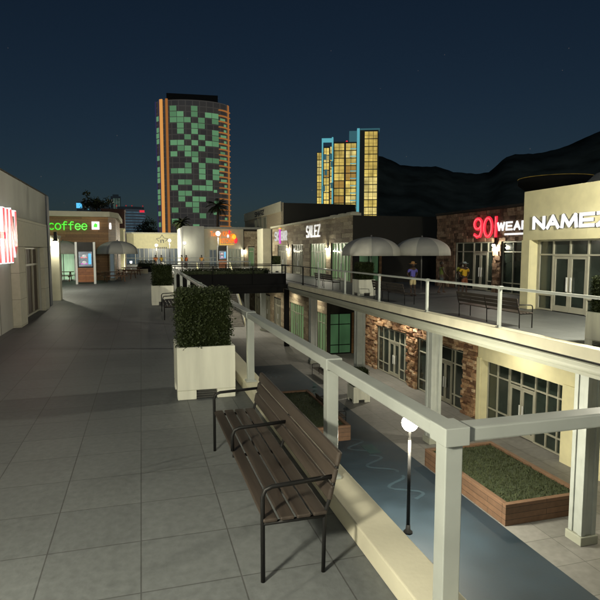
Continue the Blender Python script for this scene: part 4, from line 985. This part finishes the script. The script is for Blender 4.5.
bt_.inputs['Color1'].default_value = lin(48, 46, 42); bt_.inputs['Color2'].default_value = lin(40, 39, 38); bt_.inputs['Mortar'].default_value = lin(56, 54, 50); nt_.links.new(bt_.outputs['Color'], b_.inputs['Emission Color'])
b = MB(); n = 48; ring = [((A1*math.sin(-math.pi/2+math.pi*i/n)), -B1*math.cos(-math.pi/2+math.pi*i/n)+B1) for i in range(n+1)]+[(A1, B1+16), (-A1, B1+16)]
b.prism(ring, lambda u, v, z: (u, v, z), 0, ztop); b.build('wall', wallm, T1)
b = MB(); b.box(-A1*.7, A1*.7, 6, 20, ztop+.01, ztop+4); b.build('roof', M['darkwall'], T1)
gws = [emit('tower_green_window', lin(94, 140, 100), q_) for q_ in (1., .85, .7)]; gw = gws[0]
rowsP = ['1,3,6', '2,4,6', '0,1,3,5,6', '1,2,4', '0,2,3', '3,5,6', '2,4', '0,1,2,4,6', '4,6', '1,2,5', '0,3,4,5', '1,2', '1,3,4', '2,3', '0,3', '4', '0', '3']
def cell(pxa, pxb, za, zb, m, name='window', out=.25, n=1):
    b = MB()
    for i in range(n):
        a, c_ = pxa+(pxb-pxa)*i/n, pxa+(pxb-pxa)*(i+1)/n; P, Q, P2, Q2 = T1pt(a), T1pt(c_), T1pt(a, out), T1pt(c_, out)
        vs = [P+Vector((0, 0, za)), Q+Vector((0, 0, za)), Q+Vector((0, 0, zb)), P+Vector((0, 0, zb)), P2+Vector((0, 0, za)), Q2+Vector((0, 0, za)), Q2+Vector((0, 0, zb)), P2+Vector((0, 0, zb))]
        b.add(vs, [(4, 5, 6, 7), (0, 1, 5, 4), (3, 2, 6, 7), (0, 3, 7, 4), (1, 2, 6, 5)])
    return b.build(name, m, T1)
for r_ in range(-4, 18):
    cols = [int(q) for q in rowsP[r_ if r_ >= 0 else (r_*5) % 17].split(',')]
    ya = 131.4+r_*5.46
    for cc in cols:
        xa_ = 173.1+cc*6.72; cell(xa_+.3, xa_+6.4, tz(ya+5.1, D1), tz(ya+.3, D1), random.choice(gws))
random.seed(12)
for r_ in range(-3, 17):      # stubby green windows between balconies and at the left curve
    ya = 134.5+r_*5.46
    if random.random() < .7: a = (220.6 if r_ < 10 else 214)+random.random()*2; cell(a, a+random.uniform(3, 5.5), tz(ya+3.6, D1), tz(ya+.9, D1), random.choice(gws))
    if random.random() < .65: cell(225.6, 227.6, tz(ya+3.2, D1), tz(ya+.8, D1), gw)
    if random.random() < .6: cell(159.6+random.random()*.8, 162.8, tz(ya+5, D1), tz(ya+.5, D1), gw)
og = emit('tower_orange', lin(214, 150, 78), 1.); og2 = emit('tower_orange_dim', lin(158, 100, 48), .9); pu = emit('tower_purple', lin(50, 46, 84), .7)
cell(164.0, 166.2, 0, ztop+.5, og, 'light_strip', .5); cell(169.7, 171.3, 0, ztop+.5, og2, 'light_strip', .5); cell(162.9, 163.4, 0, ztop+.5, pu, 'light_strip', .4); cell(159.1, 159.5, 0, ztop+.3, pu, 'light_strip', .4)
for r_ in range(-4, 19):
    ya = 132.6+r_*5.46; cell(220.2, 230.6, tz(ya+.9, D1), tz(ya, D1), og2, 'balcony', .9, 4)
cell(229.6, 230.9, 0, ztop, og2, 'light_strip', .3)

D2 = 320.; k2 = D2/F
c, rz = orient(346, D2)
T2 = thing('office_tower', 'angular tower with yellow-lit glass and cyan edge lights', 'tower', tuple(c), rz)
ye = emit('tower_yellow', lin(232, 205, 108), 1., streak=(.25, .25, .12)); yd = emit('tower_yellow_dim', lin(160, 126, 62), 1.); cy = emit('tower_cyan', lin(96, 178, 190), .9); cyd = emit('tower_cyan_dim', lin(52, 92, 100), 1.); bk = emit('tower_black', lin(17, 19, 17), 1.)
yes = [ye, ye, emit('tower_yellow_soft', lin(214, 186, 96), .9, streak=(.25, .25, .12)), emit('tower_yellow_pale', lin(238, 216, 132), 1., streak=(.3, .3, .1))]
tm = emit('tower_mullion', lin(118, 100, 52), .8)
LX = lambda p: (p-346)*k2
def slab(pa, pb, pt, y0, y1, m, name, z0=0): b = MB(); b.box(LX(pa), LX(pb), y0, y1, z0, tz(pt, D2)); return b.build(name, m, T2)
slab(358.6, 377, 133.2, 0, 20, bk, 'core'); slab(316, 323, 152.6, 4, 24, bk, 'wing'); slab(323.02, 332.78, 147.5, 3.2, 24, bk, 'wing'); slab(332.8, 356, 143.2, 2.5, 20, bk, 'bay')
slab(356.0, 358.5, 131.6, -.6, 18, cy, 'cyan_fin'); 
b = MB(); b.box(LX(348.3), LX(356), 1, 14, tz(143.5, D2), tz(133.5, D2)); b.build('roof_box', cyd, T2)
b = MB(); b.box(LX(359), LX(378), -.5, 20, tz(133.1, D2), tz(131.8, D2)); b.build('roof', cyd, T2)
def bank(pa, pb, pts, y, rows, panes, dim=(), step=7.35, gap=.9):
    for i in range(rows):
        ya = pts+i*step; b = MB(); wdt = (pb-pa)/panes
        for j in range(panes): b.box(LX(pa+j*wdt+.22), LX(pa+(j+1)*wdt-.22), y-.3, y-.05, tz(ya+step-gap, D2), tz(ya, D2))
        w_ = b.build('window', yd if i in dim else random.choice(yes), T2)
        b = MB(); b.box(LX(pa), LX(pb), y-.36, y-.31, tz(ya+step*.5+.2, D2), tz(ya+step*.5-.1, D2)); b.build('mullion', tm, w_)
bank(363.3, 376, 134.8, 0, 14, 3); bank(333.6, 343.6, 145, 2.5, 10, 2, (5, 7)); bank(345, 355.4, 145, 2.5, 11, 2, (3, 4)); bank(316.4, 321, 153.4, 4, 9, 2); bank(323.2, 328.6, 149, 3.2, 10, 2, (3,)); bank(329.4, 332.4, 147.8, 3.2, 10, 1, (6,))
for i in range(12):
    ya = 150+i*7.35*.98; b = MB(); b.box(LX(349.5), LX(355.4), 1.7, 2.1, tz(ya+.8, D2), tz(ya, D2)); b.build('balcony', cy, T2)
for a, bb, t_, u in ((321.2, 322.4, 141, 143.5), (331.2, 332.6, 138.5, 146)): b = MB(); b.box(LX(a), LX(bb), 2.6, 6, 0, tz(t_, D2)); b.build('cyan_frame', cy, T2)
b = MB(); b.box(LX(321.2), LX(332.6), 2.4, 6, tz(142.6, D2), tz(139.6, D2)); b.build('cyan_frame', cy, T2)
b = MB(); b.box(LX(326), LX(327), 3.0, 3.9, 0, tz(150, D2)); b.build('cyan_frame', cyd, T2)
for (a, y_) in ((323, 155), (329, 155), (330, 162), (324, 170), (330, 183), (322, 186)): b = MB(); b.box(LX(a), LX(a+2.6), 2.4, 2.59, tz(y_+5.6, D2), tz(y_, D2)); b.build('dark_pane', cyd, T2)
b = MB(); b.ball((LX(346), 6, tz(142, D2)), .6, 8); b.build('beacon', M['signred'], T2)

def farblock(px0, px1, pt, D, label, m, wins=0, wm=None, name='office_building', bands=0):
    c, rz = orient((px0+px1)/2, D); kk = D/F; hw = (px1-px0)/2*kk; t = thing(name, label, 'building', tuple(c), rz); z = tz(pt, D)
    b = MB(); b.box(-hw, hw, 0, hw*1.6, 0, z); b.build('wall', m, t)
    b = MB(); b.box(-hw*.6, hw*.6, 1, hw, z+.01, z+1.5); b.build('roof', m, t)
    random.seed(int(px0))
    for i in range(wins):
        x_ = random.uniform(-hw*.9, hw*.7); zz = z-random.uniform(1, z*.5); b = MB(); b.box(x_, x_+1.2*kk, -.2, 0, zz, zz+1.1*kk); b.build('window', wm, t)
    return t, hw, z, kk
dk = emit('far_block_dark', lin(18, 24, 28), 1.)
t, hw, z, kk = farblock(79.5, 110, 203, 330, 'dark far block with blue light at its left corner', dk, 5, emit('far_cyan', lin(70, 120, 130), 1))
b = MB(); b.box(-hw-.2, -hw+3, -.6, -.1, z-3.6, z-.6); b.build('lit_corner', M['signblue'], t)
t, hw, z, kk = farblock(112.5, 122, 197, 420, 'slim far tower with greenish lit glass', dk)
for j in range(3):
    b = MB(); b.box(-hw*.5+j*hw*.48, -hw*.5+(j+.8)*hw*.48, -.3, 0, z-30, z-1.5); b.build('window', emit('far_greenish', lin(62, 78, 70), 1, (.3, .3, .6)), t)
c, rz = orient(131.7, 300); kk = 300/F
t = thing('round_hotel', 'broad rounded far hotel with banded blue-grey windows and red sign', 'hotel', tuple(c), rz)
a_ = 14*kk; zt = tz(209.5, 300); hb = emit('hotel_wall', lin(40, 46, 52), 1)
b = MB(); ring = [(a_*math.sin(R(-90+7.5*i)), 4-4*math.cos(R(-90+7.5*i))) for i in range(25)]+[(a_, 12), (-a_, 12)]; b.prism(ring, lambda u, v, z_: (u, v, z_), 0, zt); b.build('wall', hb, t)
b = MB(); b.prism([(p[0]*.93, p[1]+.5) for p in ring], lambda u, v, z_: (u, v, z_), zt+.01, zt+1.4); b.build('roof', dk, t)
hw_ = emit('hotel_band', lin(62, 84, 96), 1, (.4, .4, .2))
for r_ in range(9):
    zc = zt-2.0-r_*1.55; b = MB(); b.prism([(a_*1.005*math.sin(R(-88+7.33*i)), 3.9-4.06*math.cos(R(-88+7.33*i))) for i in range(25)]+[(a_*.9, 6), (-a_*.9, 6)], lambda u, v, z_: (u, v, z_), zc, zc+.6); b.build('window_band', hw_, t)
b = MB()
for q_ in range(5): b.box(a_*.62+q_*.52, a_*.62+q_*.52+.4, -.0, .4, zt-1.7, zt-.5)
b.build('red_sign', M['signred'], t)
for q_ in (-.95, -.3, .1, .85): b = MB(); b.ball((a_*q_, 5, zt+2.2), .28, 6); b.tube([(a_*q_, 5, zt+1.3), (a_*q_, 5, zt+2.2)], .08, 5); b.build('beacon', emit('beacon', (.4, .01, .01, 1), 1), t)

# ------------------------------------------------------------------ palms and trees
def palm(px, pc_, pb, Y, r, label, n=26):
    x_, zc = ony(px, pc_, Y); t = thing('palm_tree', label, 'palm tree', (x_, Y, 0), group='palm trees by the restaurant')
    b = MB(); b.tube([(x_+.05*math.sin(i), Y, zc*i/8) for i in range(9)], [.28-.012*i for i in range(9)], 10); b.build('trunk', M['trunk'], t)
    b = MB()
    for k in range(n):
        az = k*2.4+random.random()*.4; el = random.uniform(-.5, 1.2); L_ = r*random.uniform(.8, 1.1); p = Vector((x_, Y, zc)); d = Vector((math.cos(az)*math.cos(el), math.sin(az)*math.cos(el), math.sin(el)))
        for s in range(12):
            q = p+d*L_/12; side = d.cross(Vector((0, 0, 1))).normalized(); w_ = r*.24*math.sin(math.pi*(s+1)/13)+.05
            for sg_ in (-1, 1):
                for e_ in (.0, .5):
                    o_ = p.lerp(q, e_); tip = o_+side*sg_*w_+d*w_*.7+Vector((0, 0, -w_*.45)); b.add([o_, o_+d*.09, tip], [(0, 1, 2)])
            b.add([p-side*.02, p+side*.02, q+side*.02, q-side*.02], [(0, 1, 2, 3)])
            p = q; d = (d+Vector((0, 0, -.13))).normalized()
    b.build('crown', M['leafdark'], t)
random.seed(4)
palm(217.5, 206, 228, 96, 2.5, 'taller palm silhouetted against the green-lit tower')
palm(181.5, 222.5, 240, 90, 1.75, 'shorter palm left of the restaurant pier')
def tree(px, pc_, Y, rx, rz_, label, n=1500, ls=.16):
    x_, zc = ony(px, pc_, Y); t = thing('tree', label, 'tree', (x_, Y, 0), group='dark trees behind the shops')
    b = MB(); b.tube([(x_, Y, 0), (x_+.1, Y, zc*.5), (x_, Y, zc)], [.22, .16, .06], 8)
    for a in range(6): b.tube([(x_, Y, zc*.75), (x_+rx*.7*math.cos(a), Y+rx*.7*math.sin(a), zc+.2*(a % 3))], [.07, .02], 5)
    b.build('trunk', M['trunk'], t)
    b = MB(); cl = [(Vector((x_+random.gauss(0, rx*.45), Y+random.gauss(0, rx*.45), zc+random.gauss(0, rz_*.45))), random.uniform(.25, .5)*rx) for _ in range(16)]
    def pf(): c_, r = random.choice(cl); v = Vector((random.gauss(0, 1), random.gauss(0, 1), random.gauss(0, .8))).normalized(); return c_+v*r*random.random()**.4
    foliage(b, pf, n, ls); b.build('crown', M['leafdark'], t)
tree(96, 203, 78, 1.6, 1.0, 'dark feathery tree rising behind the coffee shop roof', 1300, .14)
tree(147, 228.5, 112, 2.6, 1.6, 'low dark tree behind the curved cream building')

# ------------------------------------------------------------------ hills
prof = [(-250, 236), (-100, 232), (60, 231), (150, 230), (235, 230), (262, 229), (300, 228), (325, 226), (350, 195), (372, 159), (379, 156), (384, 157), (393, 161), (400, 165), (420, 166.5), (436, 166.5), (455, 172), (474, 174), (490, 172), (498, 164), (505, 158), (515, 154), (528, 154), (540, 153), (552, 150), (562, 148), (580, 140), (600, 131), (640, 116), (700, 104), (800, 110), (900, 130)]
b = MB(); rowv = []; NP = 260; NR = 7
def ph(p):
    for (a, ya), (c_, yc) in zip(prof, prof[1:]):
        if a <= p <= c_: return ya+(yc-ya)*(p-a)/(c_-a)
    return prof[-1][1]
vs = []
for j in range(NR+1):
    f = j/NR
    for i in range(NP+1):
        p = -250+1150*i/NP; top = dep(p, ph(p)+.9*noise.noise(Vector((p*.12, 3, 0)))+.5*noise.noise(Vector((p*.5, 9, 0))), 1100); foot = dep(p, 250, 560)
        if j == NR: q = top*1.12; q.z = -6
        elif j == NR-1: q = top
        else:
            g_ = f/(NR-1)*NR; q = foot.lerp(top, g_); q.z = -6+(top.z+6)*(g_**1.3)+12*noise.noise(Vector((p*.03, j*1.3, 2)))*g_*(1-g_)*4
        vs.append(q)
b.add(vs, [(j*(NP+1)+i, j*(NP+1)+i+1, (j+1)*(NP+1)+i+1, (j+1)*(NP+1)+i) for j in range(NR) for i in range(NP)], smooth=True)
struct('hills', b, M['hill'])

# ------------------------------------------------------------------ world, moon, camera
wd = bpy.data.worlds.new('World'); scn.world = wd; wd.use_nodes = True; nt = wd.node_tree; bg = nt.nodes['Background']
SE, SR = 32., 200.
sky = N(nt, 'ShaderNodeTexSky', sky_type='NISHITA', sun_disc=False, sun_elevation=R(SE), sun_rotation=R(SR))
gm = N(nt, 'ShaderNodeMix', data_type='RGBA', blend_type='MULTIPLY'); gm.inputs[0].default_value = 1; gm.inputs[7].default_value = (.56, .79, .96, 1)
nt.links.new(sky.outputs[0], gm.inputs[6])
tc = N(nt, 'ShaderNodeTexCoord'); vo = N(nt, 'ShaderNodeTexVoronoi', i_Scale=60.); nt.links.new(tc.outputs['Generated'], vo.inputs['Vector'])
stx = ramp(nt, vo.outputs['Distance'], [(0, (9, 6.5, 4.5, 1)), (.04, (6, 4.5, 3.5, 1)), (.06, (0, 0, 0, 1))])
lt_ = N(nt, 'ShaderNodeSeparateColor'); nt.links.new(vo.outputs['Color'], lt_.inputs[0]); gt = N(nt, 'ShaderNodeMath', operation='GREATER_THAN'); gt.inputs[1].default_value = .75; nt.links.new(lt_.outputs[0], gt.inputs[0])
sm_ = N(nt, 'ShaderNodeMix', data_type='RGBA', blend_type='MULTIPLY'); sm_.inputs[0].default_value = 1; nt.links.new(stx, sm_.inputs[6]); nt.links.new(gt.outputs[0], sm_.inputs[7])
am = N(nt, 'ShaderNodeMix', data_type='RGBA', blend_type='ADD'); am.inputs[0].default_value = 1; nt.links.new(gm.outputs[2], am.inputs[6]); nt.links.new(sm_.outputs[2], am.inputs[7])
nt.links.new(am.outputs[2], bg.inputs[0]); bg.inputs[1].default_value = .0066
sd = bpy.data.lights.new('moon', 'SUN'); sd.energy = .08; sd.angle = R(8); sd.color = (.75, .85, 1)
so = bpy.data.objects.new('moon', sd); COL.objects.link(so)
dv = Vector((math.sin(R(SR))*math.cos(R(SE)), math.cos(R(SR))*math.cos(R(SE)), math.sin(R(SE)))); so.rotation_euler = dv.to_track_quat('Z', 'Y').to_euler()
cd = bpy.data.cameras.new('camera'); cd.sensor_width = 36; cd.lens = F/600*36; cd.clip_end = 5000; cd.clip_start = .05
co = bpy.data.objects.new('camera', cd); COL.objects.link(co); co.location = (0, 0, H); co.rotation_euler = (R(90)-PITCH, 0, -YAW); scn.camera = co
vs_ = scn.view_settings; vs_.view_transform = 'Standard'; vs_.look = 'None'; vs_.gamma = 1; vs_.exposure = 0; vs_.use_curve_mapping = False
scn.cycles.use_denoising = True; scn.cycles.max_bounces = 6; scn.cycles.sample_clamp_indirect = 4
